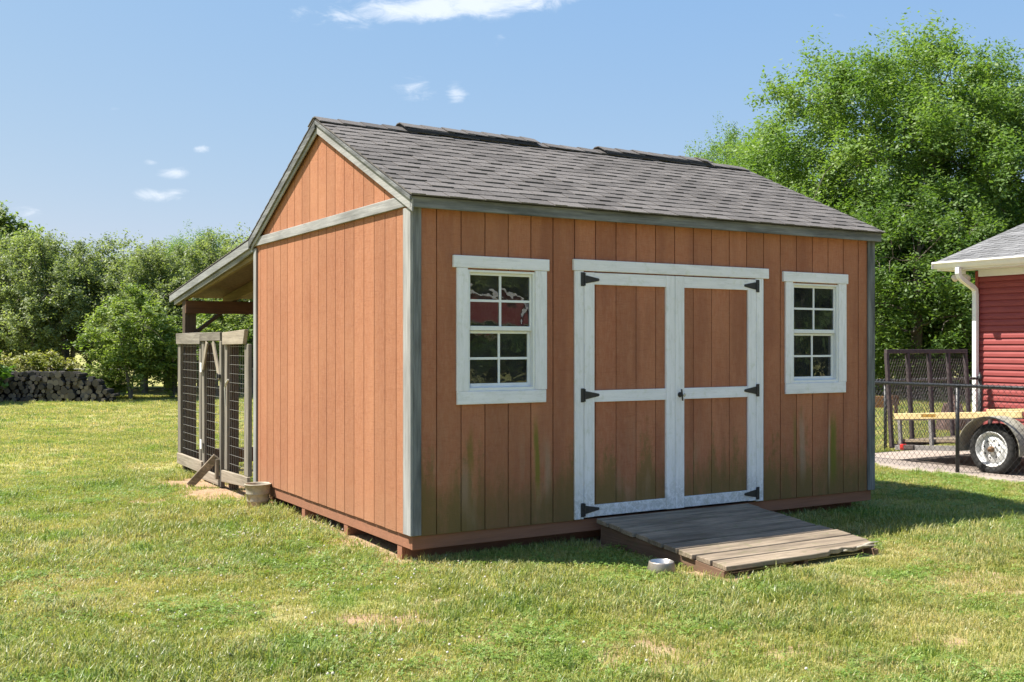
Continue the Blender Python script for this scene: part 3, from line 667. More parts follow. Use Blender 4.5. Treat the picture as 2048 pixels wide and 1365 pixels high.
V0 = 5.5; r_ = pen_root('pen_fence', V0, 'weathered wood and wire pen fence section beside the lean-to corner post', 'fence', 'fence sections of the dog pen')
pbox(-.055, -.016, 5.56, 6.715, 1.583, 1.720, 'top_rail', 'pen_y', r_, V0); pbox(-.050, -.014, 5.49, 6.69, .088, .220, 'bottom_rail', 'penlight_y', r_, V0)
pbox(-.030, .012, 6.57, 6.705, .222, 1.581, 'stile', 'pen_z', r_, V0); pbox(-.030, .012, 5.60, 5.69, .222, 1.581, 'stile', 'pen_z', r_, V0)
mesh_part(r_, 5.69-V0, 6.57-V0, .10, 1.66)
pbox(.0135, .10, 5.455, 5.545, -.04, 1.60, 'post', 'postdark_z', r_, V0, .002)
V1 = 4.1; r_ = pen_root('pen_fence', V1, 'weathered wood and wire pen fence section touching the back corner of the shed wall', 'fence', 'fence sections of the dog pen')
MB().prism([(3.84-V1, 1.585), (4.605-V1, 1.579), (4.605-V1, 1.712), (3.775-V1, 1.735)], 'x', -.058, -.016).build('top_rail', 'penlight_y', r_, .004)
MB().prism([(3.713-V1, .125), (4.717-V1, .074), (4.717-V1, .206), (3.713-V1, .225)], 'x', -.050, -.014).build('bottom_rail', 'penlight_y', r_, .004)
pbox(-.030, .012, 4.515, 4.62, .215, 1.578, 'stile', 'pen_z', r_, V1); pbox(-.030, .012, 3.75, 3.885, .227, 1.583, 'stile', 'pen_z', r_, V1)
mesh_part(r_, 3.885-V1, 4.515-V1, .0, 1.60)
pbox(.0135, .10, 4.505, 4.60, -.04, 1.70, 'post', 'postdark_z', r_, V1, .002)
MB().tube([(-.06, 4.36-V1, 1.205), (-.062, 4.42-V1, 1.17), (-.062, 4.47-V1, 1.12), (-.06, 4.455-V1, .92)], [.010, .012, .010, .006], 8).build('pull_cord', 'rope', r_)
VG = 4.75; g_ = tag(empty('pen_gate', SH(-.03, VG), TH), 'narrow wood and wire gate with V corner braces between two pen panels', 'gate')
pbox(-.052, -.014, 4.71, 5.585, 1.622, 1.721, 'top_rail', 'pen_y', g_, VG); pbox(-.050, -.014, 4.74, 5.50, .02, .130, 'bottom_rail', 'penlight_y', g_, VG)
pbox(-.032, .010, 5.445, 5.555, .132, 1.620, 'stile', 'pen_z', g_, VG); pbox(-.052, -.008, 4.665, 4.738, .018, 1.6205, 'stile', 'pen_z', g_, VG)
mesh_part(g_, 4.74-VG, 5.445-VG, .02, 1.64)
MB().bar((-.040, 5.28-VG, 1.615), (-.040, 5.47-VG, 1.30), .075, .02, (1, 0, 0)).build('corner_brace', 'penlight_z', g_, .003)
MB().bar((-.040, 5.03-VG, 1.615), (-.040, 4.765-VG, 1.21), .075, .02, (1, 0, 0)).build('corner_brace', 'penlight_z', g_, .003)
for z in (1.316, .424): MB().box(-.056, -.0525, 5.475-VG, 5.545-VG, z-.055, z+.055).build('hinge', 'gutter_white', g_)
MB().box(-.075, -.053, 4.67-VG, 4.775-VG, 1.21, 1.255).box(-.085, -.0755, 4.71-VG, 4.735-VG, 1.195, 1.27).build('latch', 'black_iron', g_, .003)
sd = tag(empty('pen_side_fence', SH(0, 6.66), TH), 'wire and kickboard fence along the far posts of the lean-to', 'fence')
for (a, b2) in ((.142, 1.598), (1.742, 3.198), (3.342, 4.738)):
    MB().box(a, b2, -.03, .008, .06, .25, j=.003).build('kickboard', 'brownbeam', sd, .004)
    b = MB(); k = int((b2-a)/.09)
    for i in range(k+1): b.tube([(a+(b2-a)*i/k, .02, .05), (a+(b2-a)*i/k, .02, 1.7)], .0009, 4, False)
    for i in range(17): b.tube([(a, .023, .1+i*.0975), (b2, .023, .1+i*.0975)], .002, 4, False)
    kind(b.build('wire_mesh', 'black_vinyl', sd), 'stuff')
# stick propping the gate
pr = tag(empty('prop_board', SH(-.33, 5.0), TH), 'short board leaning against the pen gate as a prop', 'board')
MB().bar((-.005, .0, .015), (.225, -.25, .345), .085, .035, (.35, .6, .3)).build('leaning_board', 'plank_x', pr, .004)
MB().box(.205, .245, -.285, -.235, .10, .325, j=.003).build('support_block', 'plank_z', pr, .004)

# ------------------------------------------------------------------ ramp
rp = tag(empty('wooden_ramp', SH(2.4, -.8), TH), 'weathered plank ramp leading up to the shed doors', 'ramp')
ZS = -.0825; zr = lambda v: .196+(v+.05)*(.0825)         # top height falls away from the door
v = -.058
for i in range(9):
    w = .147 if i < 8 else .142; a = v-w; u0 = 1.585+i*.004+rng.uniform(-.012, .012); u1 = 3.20+rng.uniform(-.02, .02)-(.0 if i < 8 else .02)
    jj = lambda: rng.uniform(-.003, .003)
    if i < 8:
        q = MB().add([(u0-2.4, a+.8, zr(a)-.036), (u1-2.4, a+.8+jj(), zr(a)-.036), (u1-2.4, v+.8, zr(v)-.036), (u0-2.4, v+.8, zr(v)-.036), (u0-2.4, a+.8, zr(a)+jj()), (u1-2.4, a+.8, zr(a)+jj()), (u1-2.4, v+.8, zr(v)+jj()), (u0-2.4, v+.8, zr(v)+jj())],
                     [(0, 3, 2, 1), (4, 5, 6, 7), (0, 1, 5, 4), (1, 2, 6, 5), (2, 3, 7, 6), (3, 0, 4, 7)])
    else:                                                # split, broken front plank
        n = 22; q = MB(); bot = []; xs = [u0+(u1-u0)*t/n for t in range(n+1)]
        fe = [a+(0 if t < n*.55 else rng.uniform(.0, .055)+.06*max(0, (t-n*.72)/(n*.28))) for t in range(n+1)]
        vs = []
        for x_, f_ in zip(xs, fe): vs += [(x_-2.4, f_+.8, zr(f_)-.036), (x_-2.4, f_+.8, zr(f_)-.001), (x_-2.4, v+.8, zr(v)-.001), (x_-2.4, v+.8, zr(v)-.036)]
        fs = [(3, 2, 1, 0), tuple(4*n+t for t in range(4))]
        for t in range(n):
            for e in range(4): fs.append((4*t+e, 4*t+(e+1) % 4, 4*t+4+(e+1) % 4, 4*t+4+e))
        q.add(vs, fs)
    q.build('plank', 'plank_x', rp, .004)
    v = a-rng.uniform(.013, .021)
RE = v
for u0 in (1.62, 2.38, 3.12):
    MB().prism([(-.07+.8, -.02), (-.07+.8, zr(-.07)-.0375), (RE+.03+.8, zr(RE+.03)-.0375), (RE+.03+.8, -.02)], 'x', u0-2.4, u0-2.4+.04).build('stringer', 'stringer', rp, .003)
MB().tube([(.42, RE+.87, .05), (.60, RE+.845, .075), (.74, RE+.83, .07)], [.008, .009, .002], 6).build('splinter', 'stick_pale', rp)
MB().tube([(.50, RE+.86, .055), (.70, RE+.86, .085), (.82, RE+.88, .082)], [.006, .008, .002], 6).build('splinter', 'stick_pale', rp)

# ------------------------------------------------------------------ bucket, bowl
bp = gpix(516, 1013); bk = tag(empty('metal_bucket', bp), 'dented tan metal bucket standing at the back corner of the shed wall', 'bucket')
pr_ = [(.0, .012), (.092, .012), (.094, .0), (.098, .0), (.101, .05), (.104, .052), (.107, .058), (.105, .066), (.110, .120), (.113, .122), (.1155, .130), (.113, .138), (.121, .212), (.127, .214), (.128, .221), (.122, .224), (.1175, .216), (.098, .02), (.0, .018)]
body = MB().lathe(pr_, 40).build('body', 'bucket', bk, 0, True)
for vtx in body.data.vertices:
    c = vtx.co; a = math.atan2(c.y, c.x); k = 1+.025*math.sin(2*a+.6)-.05*math.exp(-((a+2.3)/.35)**2)*math.exp(-((c.z-.10)/.06)**2); c.x *= k; c.y *= k
MB().lathe([(.0, 0), (.012, .0), (.014, .006), (.0, .012)], 12, 'x', (.122, 0, .20)).build('ear', 'rust_frame', bk)
MB().tube([(.13*math.cos(t), .10*math.sin(t)*1.2, .205-.03*math.sin(t)) for t in [math.pi*i/14 for i in range(15)]], .003, 6).build('handle', 'rust_frame', bk)
wp = gpix(1323, 1145); wb = tag(empty('dog_bowl', wp), 'stainless steel dog bowl on the grass beside the ramp', 'bowl')
MB().lathe([(.080, .0), (.098, .001), (.101, .006), (.088, .070), (.0865, .075), (.083, .077)], 40).build('outer_shell', 'bowl_outer', wb, 0, True)
MB().lathe([(.083, .0772), (.079, .074), (.070, .030), (.060, .018), (.0, .016)], 40).build('inner_dish', 'steel', wb, 0, True)

# ------------------------------------------------------------------ chain-link fences
def chainlink(b, L_, z0, z1, sp, r):
    nz = max(2, int(round((z1-z0)/(sp*.5*1.15)))); dz = (z1-z0)/nz; n = int(L_/sp)
    for i in range(n+1):
        pts = []
        for k in range(nz+1):
            x = i*sp+(sp*.5 if (k+0) % 2 else 0)*(1 if i % 2 else 1); pts.append((x, (.004 if k % 2 else -.004), z0+k*dz))
        b.tube(pts, r, 4, False)
        b.tube([(p[0] if k % 2 == 0 else p[0]-sp, -p[1]*.6, p[2]) for k, p in enumerate(pts)], r, 4, False)
def fence(name, p, q, label, posts, zt, capped=(), sp=.076):
    p = Vector(p); q = Vector(q); d = q-p; r_ = tag(empty(name, p, math.atan2(d.y, d.x)), label, 'fence')
    for t in posts:
        b = MB().tube([(t, .03, -.05), (t, .03, zt-.005)], .024 if t not in capped else .036, 12); b.build('post', 'black_vinyl', r_, 0, True)
        if t in capped:
            MB().lathe([(.044, zt+.0), (.044, zt+.05), (.030, zt+.075), (.012, zt+.09), (.016, zt+.10), (.0, zt+.115)], 16, 'z', (t, .03, 0)).build('post_cap', 'black_vinyl', r_, 0, True)
    MB().tube([(0, .03, zt+.018), (d.length, .03, zt+.018)], .0205, 10).build('top_rail', 'black_vinyl', r_, 0, True)
    b = MB(); chainlink(b, d.length, .03, zt+.055, sp, .0022); kind(b.build('chain_link_mesh', 'black_vinyl', r_), 'stuff')
    b = MB()
    for t in np.arange(.15, d.length, .3): b.lathe([(.0235, -.006), (.0235, .006)], 8, 'x', (float(t), .03, zt+.018))
    kind(b.build('tie_wires', 'black_vinyl', r_), 'stuff')
    return r_
fence('chain_link_fence', SH(8.02, 3.83), SH(8.02, -2.6), 'black chain-link fence running between the lawn and the trailer', (.02, 2.43, 5.48), 1.06)
fence('chain_link_fence', SH(8.10, 3.86), SH(12.02, 3.86), 'black chain-link fence behind the trailer ending at the red house corner', (1.65, 3.92), 1.02, capped=(3.92,))

# ------------------------------------------------------------------ utility trailer
WC = (8.30, 1.12); tr = tag(empty('utility_trailer', SH(WC[0], WC[1]), TH), 'small utility trailer with yellow side rails and raised mesh tailgate', 'trailer')
PA = math.radians(-4.0)
def pit(o):                                           # nose-up pitch about the axle
    for v_ in o.data.vertices:
        y, z = v_.co.y, v_.co.z-.31; v_.co.y = y*math.cos(PA)-z*math.sin(PA); v_.co.z = .31+y*math.sin(PA)+z*math.cos(PA)
    return o
Y1, Y0 = 1.66, -1.9; XN, XF = .27, 1.93; ZB = .38; ZR = .70
pit(MB().box(XN-.03, XN+.03, -.28, Y1-.06, ZR-.022, ZR+.058).build('side_rail', 'yellow_rail', tr, .004))
pit(MB().box(XF-.03, XF+.03, -1.2, Y1-.30, ZR-.022, ZR+.058).build('side_rail', 'yellow_rail', tr, .004))
pit(MB().box(XN-.031, XN-.0305, Y1-.72, Y1-.50, ZR+.004, ZR+.042).build('sticker', 'sticker', tr))
pit(MB().box(XN-.026, XN+.026, Y0, -.285, ZR, ZR+.04).build('side_rail', 'red_frame', tr, .003))
pit(MB().box(XN-.028, XN+.028, -.28, Y1-.06, ZR-.036, ZR-.023).build('rail_lip', 'rust_frame', tr))
for y in (Y1-.13, Y1-.62): pit(MB().box(XN-.028, XN+.012, y-.022, y+.022, ZB-.05, ZR-.015).build('upright', 'grey_frame', tr, .002))
for y in (Y1-.33, .0): pit(MB().box(XF-.02, XF+.02, y-.02, y+.02, ZB-.05, ZR-.001).build('upright', 'rust_frame', tr, .002))
pit(MB().box(XN+.013, XF-.021, Y1-.10, Y1-.04, ZB-.06, ZB+.0).build('tail_beam', 'rust_frame', tr, .003))
pit(MB().box(XN-.029, XN+.0125, Y0, Y1-.041, ZB-.115, ZB-.0505).build('frame_rail', 'grey_frame', tr, .003))
pit(MB().box(XF-.03, XF+.03, Y0, Y1-.05, ZB-.06, ZB-.051+.02).build('frame_rail', 'rust_frame', tr, .003))
for i in range(11):
    x0 = XN+.022+i*.147; pit(MB().box(x0, x0+.138, Y0, Y1-.12, ZB-.01, ZB+.026, j=.002).build('deck_board', 'plank_y', tr, .003))
# mesh tailgate standing upright
gt = MB(); GZ0, GZ1 = ZB-.09, ZB+1.255; gy = Y1+.0
gate = pit(MB().box(XN-.045, XF+.03, gy-.02, gy+.03, GZ1-.055, GZ1).build('tailgate', 'gate_steel', tr, .003))
for x in (XN-.03, XN+.40, XN+.85, XN+1.27, XF): 
    wd = .025; pit(MB().box(x-wd, x+wd, gy-.018, gy+.028, GZ0, GZ1-.056).build('gate_bar', 'gate_steel', gate, .002))
for z in (GZ0+.03,): pit(MB().box(XN-.004, XF-.026, gy-.014, gy+.024, z-.02, z+.02).build('gate_bar', 'gate_steel', gate, .002))
b = MB(); w_, h_ = XF-XN, GZ1-GZ0-.06; sp = .052
for sg in (1, -1):
    k = -h_*1.0
    while k < w_+h_:
        a = max(0, k if sg > 0 else k-h_*.55); 
        x0, z0, x1, z1 = (k, 0, k+h_*.55, h_) if sg > 0 else (k, 0, k-h_*.55, h_)
        def clip(x0, z0, x1, z1):
            dx = x1-x0; ts = sorted([(0-x0)/dx, (w_-x0)/dx]); t0 = max(0, ts[0]); t1 = min(1, ts[1])
            return None if t1-t0 < .01 else (x0+dx*t0, z0+(z1-z0)*t0, x0+dx*t1, z0+(z1-z0)*t1)
        c = clip(x0, z0, x1, z1)
        if c: b.bar((XN+c[0], gy+.005+sg*.001, GZ0+c[1]), (XN+c[2], gy+.005+sg*.001, GZ0+c[3]), .0022, .0042, (0, 1, 0))
        k += sp
kind(pit(b.build('wire_mesh', 'gate_steel', gate)), 'stuff')
# tail light
tl = pit(MB().box(XN-.05, XN+.03, Y1-.36, Y1-.20, ZB-.115, ZB-.045).build('tail_light', 'rust_frame', tr, .006)); tl.location = (-.001, 0, 0)
pit(MB().box(XN-.052, XN+.025, Y1-.199, Y1-.14, ZB-.113, ZB-.035).build('lens', 'tail_red', tl, .008))
# fender
pf_ = []; n = 20
outer = [(.42*math.cos(a), .31+.40*math.sin(a)) for a in [math.radians(-8+i*196/n) for i in range(n+1)]]
m = MB(); vs = []
for y, z in outer:
    for (x, k) in ((-.06, 0), (.235, 0)): vs.append((x, y, z))
for y, z in outer:
    k = .972; 
    for x in (-.06, .235): vs.append((x, y*k, .31+(z-.31)*k))
o_ = 2*(n+1); fs = []
for i in range(n):
    fs += [(2*i, 2*i+1, 2*i+3, 2*i+2), (o_+2*i, o_+2*i+2, o_+2*i+3, o_+2*i+1), (2*i, 2*i+2, o_+2*i+2, o_+2*i), (2*i+1, o_+2*i+1, o_+2*i+3, 2*i+3)]
fs += [(0, o_, o_+1, 1), (2*n, 2*n+1, o_+2*n+1, o_+2*n)]
m.add(vs, fs).build('fender', 'fender', tr, .003)
def wheel(x0, sg):
    w = MB(); wd = .19
    ty = [(.215, .012), (.235, .0), (.270, -.006), (.292, .004), (.303, .02), (.307, .05), (.308, .095), (.307, .14), (.303, .17), (.292, .186), (.270, .196), (.235, .19), (.215, .178)]
    ty = [(r, x0+sg*t) for r, t in ty]
    wh = w.lathe(ty, 48, 'x', (0, 0, .308)).build('wheel', 'tyre', tr, 0, True)
    b = MB(); k = 56
    for i in range(k):                                # tread blocks
        a = 2*math.pi*i/k; c, s = math.cos(a), math.sin(a)
        for (t0, t1) in ((.022, .070), (.078, .115), (.123, .168)):
            aa = a+(t0*1.2); p = Vector((x0+sg*t0, .309*math.cos(aa), .308+.309*math.sin(aa))); q = Vector((x0+sg*t1, .309*math.cos(aa+.03), .308+.309*math.sin(aa+.03)))
            b.bar(p, q, .020, .008, (0, math.cos(aa), math.sin(aa)))
    kind(b.build('tread', 'tyre', wh), 'stuff')
    rm = [(.218, .012), (.212, .004), (.206, .006), (.200, .02), (.188, .045), (.165, .052), (.150, .035), (.128, .026), (.095, .026), (.062, .034), (.052, .024), (.040, .022), (.0, .022)]
    MB().lathe([(r, x0+sg*t) for r, t in rm], 48, 'x', (0, 0, .308)).build('rim', 'rim', wh, 0, True)
    for i in range(8):
        a = 2*math.pi*(i+.3)/8
        MB().lathe([(.0, x0+sg*.0244), (.0125, x0+sg*.0246)], 12, 'x', (0, .108*math.cos(a), .308+.108*math.sin(a))).build('vent_hole', 'tyre', wh)
    for i in range(5):
        a = 2*math.pi*(i+.1)/5
        MB().tube([(x0+sg*.024, .058*math.cos(a), .308+.058*math.sin(a)), (x0+sg*.008, .058*math.cos(a), .308+.058*math.sin(a))], .008, 6).build('lug_nut', 'grey_frame', wh)
    MB().lathe([(.036, x0+sg*.022), (.034, x0-sg*.015), (.024, x0-sg*.02), (.018, x0-sg*.045), (.0, x0-sg*.047)], 20, 'x', (0, 0, .308)).build('hub', 'rusty_hub', wh, 0, True)
wheel(.0, 1); wheel(2.2, -1)
MB().tube([(.1, 0, .308), (2.1, 0, .308)], .03, 10).build('axle', 'rust_frame', tr)
pit(MB().bar((1.1, Y0, ZB-.05), (1.1, Y0-1.1, ZB-.05), .08, .08).build('tongue', 'rust_frame', tr))
pit(MB().box(XN+.013, XF-.031, Y0-.04, Y0-.001, ZB-.06, ZR).build('headboard', 'red_frame', tr))

# ------------------------------------------------------------------ red house
hs = tag(empty('red_house', SH(12.15, 4.04), TH), 'red lap-sided house with white gutter, downspout and grey shingle roof', 'house')
HV = -8.6; ZW = 2.80
MB().box(.02, 7.2, HV, -.02, 0, ZW).build('wall', 'house_red', hs)
MB().prism([(.02, ZW+.001), (7.2, ZW+.001), (3.6, 4.10)], 'y', -.15, -.03).build('gable_wall', 'house_red', hs)
lap = MB().prism([(.019, 0), (-.006, 0.004), (-.003, .05), (.016, .1010), (.019, .1010)], 'y', HV, -.035).mesh('siding_course', 'house_red')
for i in range(26):
    o = put('siding_course', lap, hs); o.location = (0, 0, .17+i*.1016)
MB().box(-.016, .07, -.034, .02, .02, ZW-.01).build('corner_board', 'house_red', hs, .003)
MB().box(-.012, .018, HV, -.036, .0, .168).build('foundation', 'concrete', hs)
hz = lambda x: 2.945+(x+.45)*.327
rf = MB().prism([(-.45, hz(-.45)), (3.6, hz(3.6)), (7.65, hz(-.45)), (7.65, hz(-.45)-.14), (3.6, hz(3.6)-.03), (-.44, hz(-.45)-.03)], 'y', HV-.4, .43).build('roof', 'shingle_grey', hs)
th_ = math.atan(.327); hm = {}
def hshingle(w, th):
    k = (round(w, 3), th)
    if k not in hm: 
        b = shingle_mesh(w, th); b.v = [(p[1]*math.cos(th_)-p[2]*math.sin(th_), p[0], p[1]*math.sin(th_)+p[2]*math.cos(th_)) for p in b.v]; hm[k] = b.mesh('shingle', 'shingle_grey')
    return hm[k]
cnt = 0
for r in range(19):
    y = .44; x = -.462+r*.142*math.cos(th_); first = True; w = .305 if r % 2 else .16
    while y > -3.6 and cnt < 290:
        o = put('shingle', hshingle(w, rng.choice((.008, .010, .016))), rf); o.location = (x, y-w/2, hz(x)+.004); y -= w; w = .305; cnt += 1
m = MB()
for r in range(30):
    x = -.462+r*.142*math.cos(th_); ya = -3.61 if r < 19 else .44
    x2 = x+.18; m.add([(x, HV-.4, hz(x)+.002), (x, ya, hz(x)+.002), (x2, ya, hz(x2)), (x2, HV-.4, hz(x2)), (x, HV-.4, hz(x)+.013), (x, ya, hz(x)+.013), (x2, ya, hz(x2)+.003), (x2, HV-.4, hz(x2)+.003)],
          [(0, 3, 2, 1), (4, 5, 6, 7), (0, 1, 5, 4), (1, 2, 6, 5), (2, 3, 7, 6), (3, 0, 4, 7)])
kind(m.build('upper_shingles', 'shingle_grey', rf), 'stuff')
MB().box(-.43, .0, HV-.39, .42, ZW+.005, ZW+.02).build('soffit', 'gutter_white', hs)
MB().box(-.445, -.431, HV-.39, .42, ZW+.0, 2.905).build('fascia', 'gutter_white', hs)
MB().box(-.015, .0, HV, -.036, ZW-.105, ZW+.004).build('frieze_board', 'gutter_white', hs, .003)
MB().prism([(-.445, 2.83), (-.505, 2.83), (-.525, 2.855), (-.545, 2.895), (-.572, 2.915), (-.572, 2.942), (-.565, 2.942), (-.565, 2.92), (-.540, 2.90), (-.515, 2.86), (-.50, 2.838), (-.4455, 2.838)], 'y', HV-.4, .43).build('gutter', 'gutter_white', hs)
MB().box(-.57, -.446, .4305, .434, 2.832, 2.94).build('gutter_end', 'gutter_white', hs)
def dsp(pts, wx=.075, wy=.055):
    b = MB(); vs = []
    for i, p in enumerate(pts):
        p = Vector(p); d = (Vector(pts[min(i+1, len(pts)-1)])-Vector(pts[max(i-1, 0)])).normalized(); s1 = Vector((0, 1, 0)); s2 = d.cross(s1).normalized()
        for (a, c) in ((-1, -1), (-1, -.75), (-1, .75), (-1, 1), (1, 1), (1, .75), (1, -.75), (1, -1)):
            vs.append(p+s1*(wy*.5*c*1.35)+s2*(wx*.5*a))
    n = 8; fs = [(i*n+k, i*n+(k+1) % n, (i+1)*n+(k+1) % n, (i+1)*n+k) for i in range(len(pts)-1) for k in range(n)]
    return b.add(vs, fs+[tuple(range(n))[::-1], tuple(range((len(pts)-1)*n, len(pts)*n))])
dsp([(-.50, -.02, 2.829), (-.50, -.02, 2.74), (-.47, -.02, 2.68), (-.40, -.02, 2.635), (-.13, -.02, 2.52), (-.075, -.02, 2.48), (-.062, -.02, 2.40), (-.062, -.02, .12), (-.09, -.02, .06), (-.25, -.02, .03)]).build('downspout', 'gutter_white', hs, .004)
lt = MB().tube([(-.20, .12, ZW+.004), (-.20, .12, ZW-.06)], .05, 14).build('floodlight', 'gutter_white', hs)
for (dx, dy) in ((-.10, .07), (-.03, -.08)):
    p = Vector((-.20, .12, ZW-.06)); d = Vector((dx*.9, dy, -.06)).normalized(); pts = [p+d*t for t in (0, .05, .09, .15, .175)]
    MB().tube(pts, [.018, .03, .05, .062, .045], 14).build('lamp_head', 'lamp_glass', lt, 0, True)
mb = tag(empty('mulch_bed', at_depth(1906, 19.6), TH), 'low brown mulch heap at the foot of the red house corner', 'mulch heap')
m = MB(); n = 20; vs = []; rr = random.Random(3)
for i in range(7):
    for k in range(n):
        r = 1-i/6; a = 2*math.pi*k/n; vs.append((0.36*r*math.cos(a)*rr.uniform(.85, 1.1), .3*r*math.sin(a)*rr.uniform(.85, 1.1), .60*(1-r*r)*rr.uniform(.8, 1.15)))
m.add(vs, [(i*n+k, i*n+(k+1) % n, (i+1)*n+(k+1) % n, (i+1)*n+k) for i in range(6) for k in range(n)]).build('heap', 'mulch', mb)
# wooden garden frame beyond the fence
gf = tag(empty('timber_trestle', gpix(1772, 836)), 'orange-brown timber trestle on the grass beyond the fence', 'trestle')
MB().box(-.35, .14, -.02, .02, .22, .47).build('board', 'orange_wood', gf, .004); MB().box(.06, .13, -.06, -.021, 0, .50).build('leg', 'orange_wood', gf, .004)
MB().box(.141, .28, -.03, .03, .28, .48).build('board', 'brownbeam', gf, .004); MB().box(.20, .27, .031, .07, 0, .46).build('leg', 'brownbeam', gf, .004)

# ------------------------------------------------------------------ gambrel house that the left window mirrors (right of the frame)
gd = Vector((.869, -.495, 0)).normalized(); gp = SH(.62, 0)+gd*75.0
gb = tag(empty('gambrel_house', (gp.x, gp.y, 0), math.atan2(gd.y, gd.x)), 'red gambrel-roofed house with white trim facing the shed front', 'house')
gb.scale = (1.2, 1.2, 1.2)
sec = [(-3.6, 0), (3.6, 0), (3.6, 2.6), (2.6, 4.4), (0, 5.6), (-2.6, 4.4), (-3.6, 2.6)]
MB().prism(sec, 'x', 0, 9).build('wall', 'house_red', gb)
for a, b2 in zip(sec[2:-1], sec[3:]):
    d = Vector((0, b2[0]-a[0], b2[1]-a[1])).normalized(); nn = Vector((0, d.z, -d.y)); nn = nn if nn.z > 0 else -nn
    MB().bar(Vector((-.25, a[0], a[1]))+nn*.06-d*.05, Vector((-.25, b2[0], b2[1]))+nn*.06+d*.05, .10, .22, nn).build('rake_trim', 'gutter_white', gb)
    MB().bar(Vector((4.4, a[0], a[1]))+nn*.07, Vector((4.4, b2[0], b2[1]))+nn*.07, 9.1, .10, nn).build('roof', 'shingle_grey', gb)
MB().box(-.8, -.02, -4.0, 4.0, 2.45, 2.62).build('porch_trim', 'gutter_white', gb); MB().box(-2.0, -.02, -4.0, 4.0, 2.621, 2.68).build('porch_roof', 'shingle_grey', gb)
MB().box(-.06, -.021, -3.5, 3.5, .05, 2.44).build('porch_screen', 'vent_black', gb)

# ------------------------------------------------------------------ far blue outbuilding
bs = tag(empty('blue_outbuilding', at_depth(500, 41)), 'low pale blue outbuilding seen through the pen wire', 'outbuilding')
MB().box(-.62, 1.6, 0, 1.8, 0, 1.05).build('wall', 'blue_wall', bs); MB().prism([(-.75, 1.052), (1.75, 1.052), (.5, 1.75)], 'y', -.2, 2).build('roof', 'brown_roof', bs)
MB().box(-.45, .1, -.02, -.001, .3, .8).build('panel', 'gutter_white', bs)

# ------------------------------------------------------------------ trees
def leaf_arrays(centers, radii, counts, size, rg, droop=0.0, flat=.9, up=.5, spray_up=.45):
    tot = int(sum(counts)); ci = np.repeat(np.arange(len(centers)), counts)
    K = 9; sd_ = rg.normal(0, 1, (len(centers), K, 3)); ctr = centers.mean(0); outw = centers-ctr; outw /= np.maximum(1e-6, np.linalg.norm(outw, axis=1))[:, None]
    sd_ += outw[:, None, :]*.55; sd_[:, :, 2] += spray_up; sd_ /= np.linalg.norm(sd_, axis=2)[:, :, None]; sd_[:, :, 2] *= flat
    si = rg.integers(0, K, tot); tt = rg.random(tot)**.7; slen = (.7+.75*rg.random((len(centers), K)))[ci, si]
    off = sd_[ci, si]*(tt*slen)[:, None]+rg.normal(0, .135, (tot, 3))
    P = centers[ci]+off*radii[ci][:, None]
    if droop: P[:, 2] -= droop*(off[:, 0]**2+off[:, 1]**2)*radii[ci]+droop*.6*rg.random(tot)*radii[ci]
    n = rg.normal(0, 1, (tot, 3)); n[:, 2] = np.abs(n[:, 2])+up; n += off*.5; n /= np.linalg.norm(n, axis=1)[:, None]
    a = np.cross(n, rg.normal(0, 1, (tot, 3))); a /= np.linalg.norm(a, axis=1)[:, None]; b = np.cross(n, a)
    s = size*(.6+.8*rg.random(tot))[:, None]
    v = np.stack([P-a*s, P-b*s*.45-n*s*.12, P+a*s, P+b*s*.45-n*s*.12], 1).reshape(-1, 3)
    ctint = rg.random(len(centers))[ci]*.45+.55*rg.random(tot); 
    return v, np.repeat(ctint, 4)
def leaf_mesh(name, v, tint, mat):
    me = bpy.data.meshes.new(name); n = len(v)//4
    me.vertices.add(n*4); me.vertices.foreach_set('co', v.astype(np.float32).ravel()); me.loops.add(n*4); me.loops.foreach_set('vertex_index', np.arange(n*4, dtype=np.int32))
    me.polygons.add(n); me.polygons.foreach_set('loop_start', np.arange(0, n*4, 4, dtype=np.int32)); me.polygons.foreach_set('loop_total', np.full(n, 4, np.int32))
    me.materials.append(MATS[mat]); me.update(calc_edges=True)
    a = me.attributes.new('tint', 'FLOAT', 'POINT'); a.data.foreach_set('value', tint.astype(np.float32))
    return me
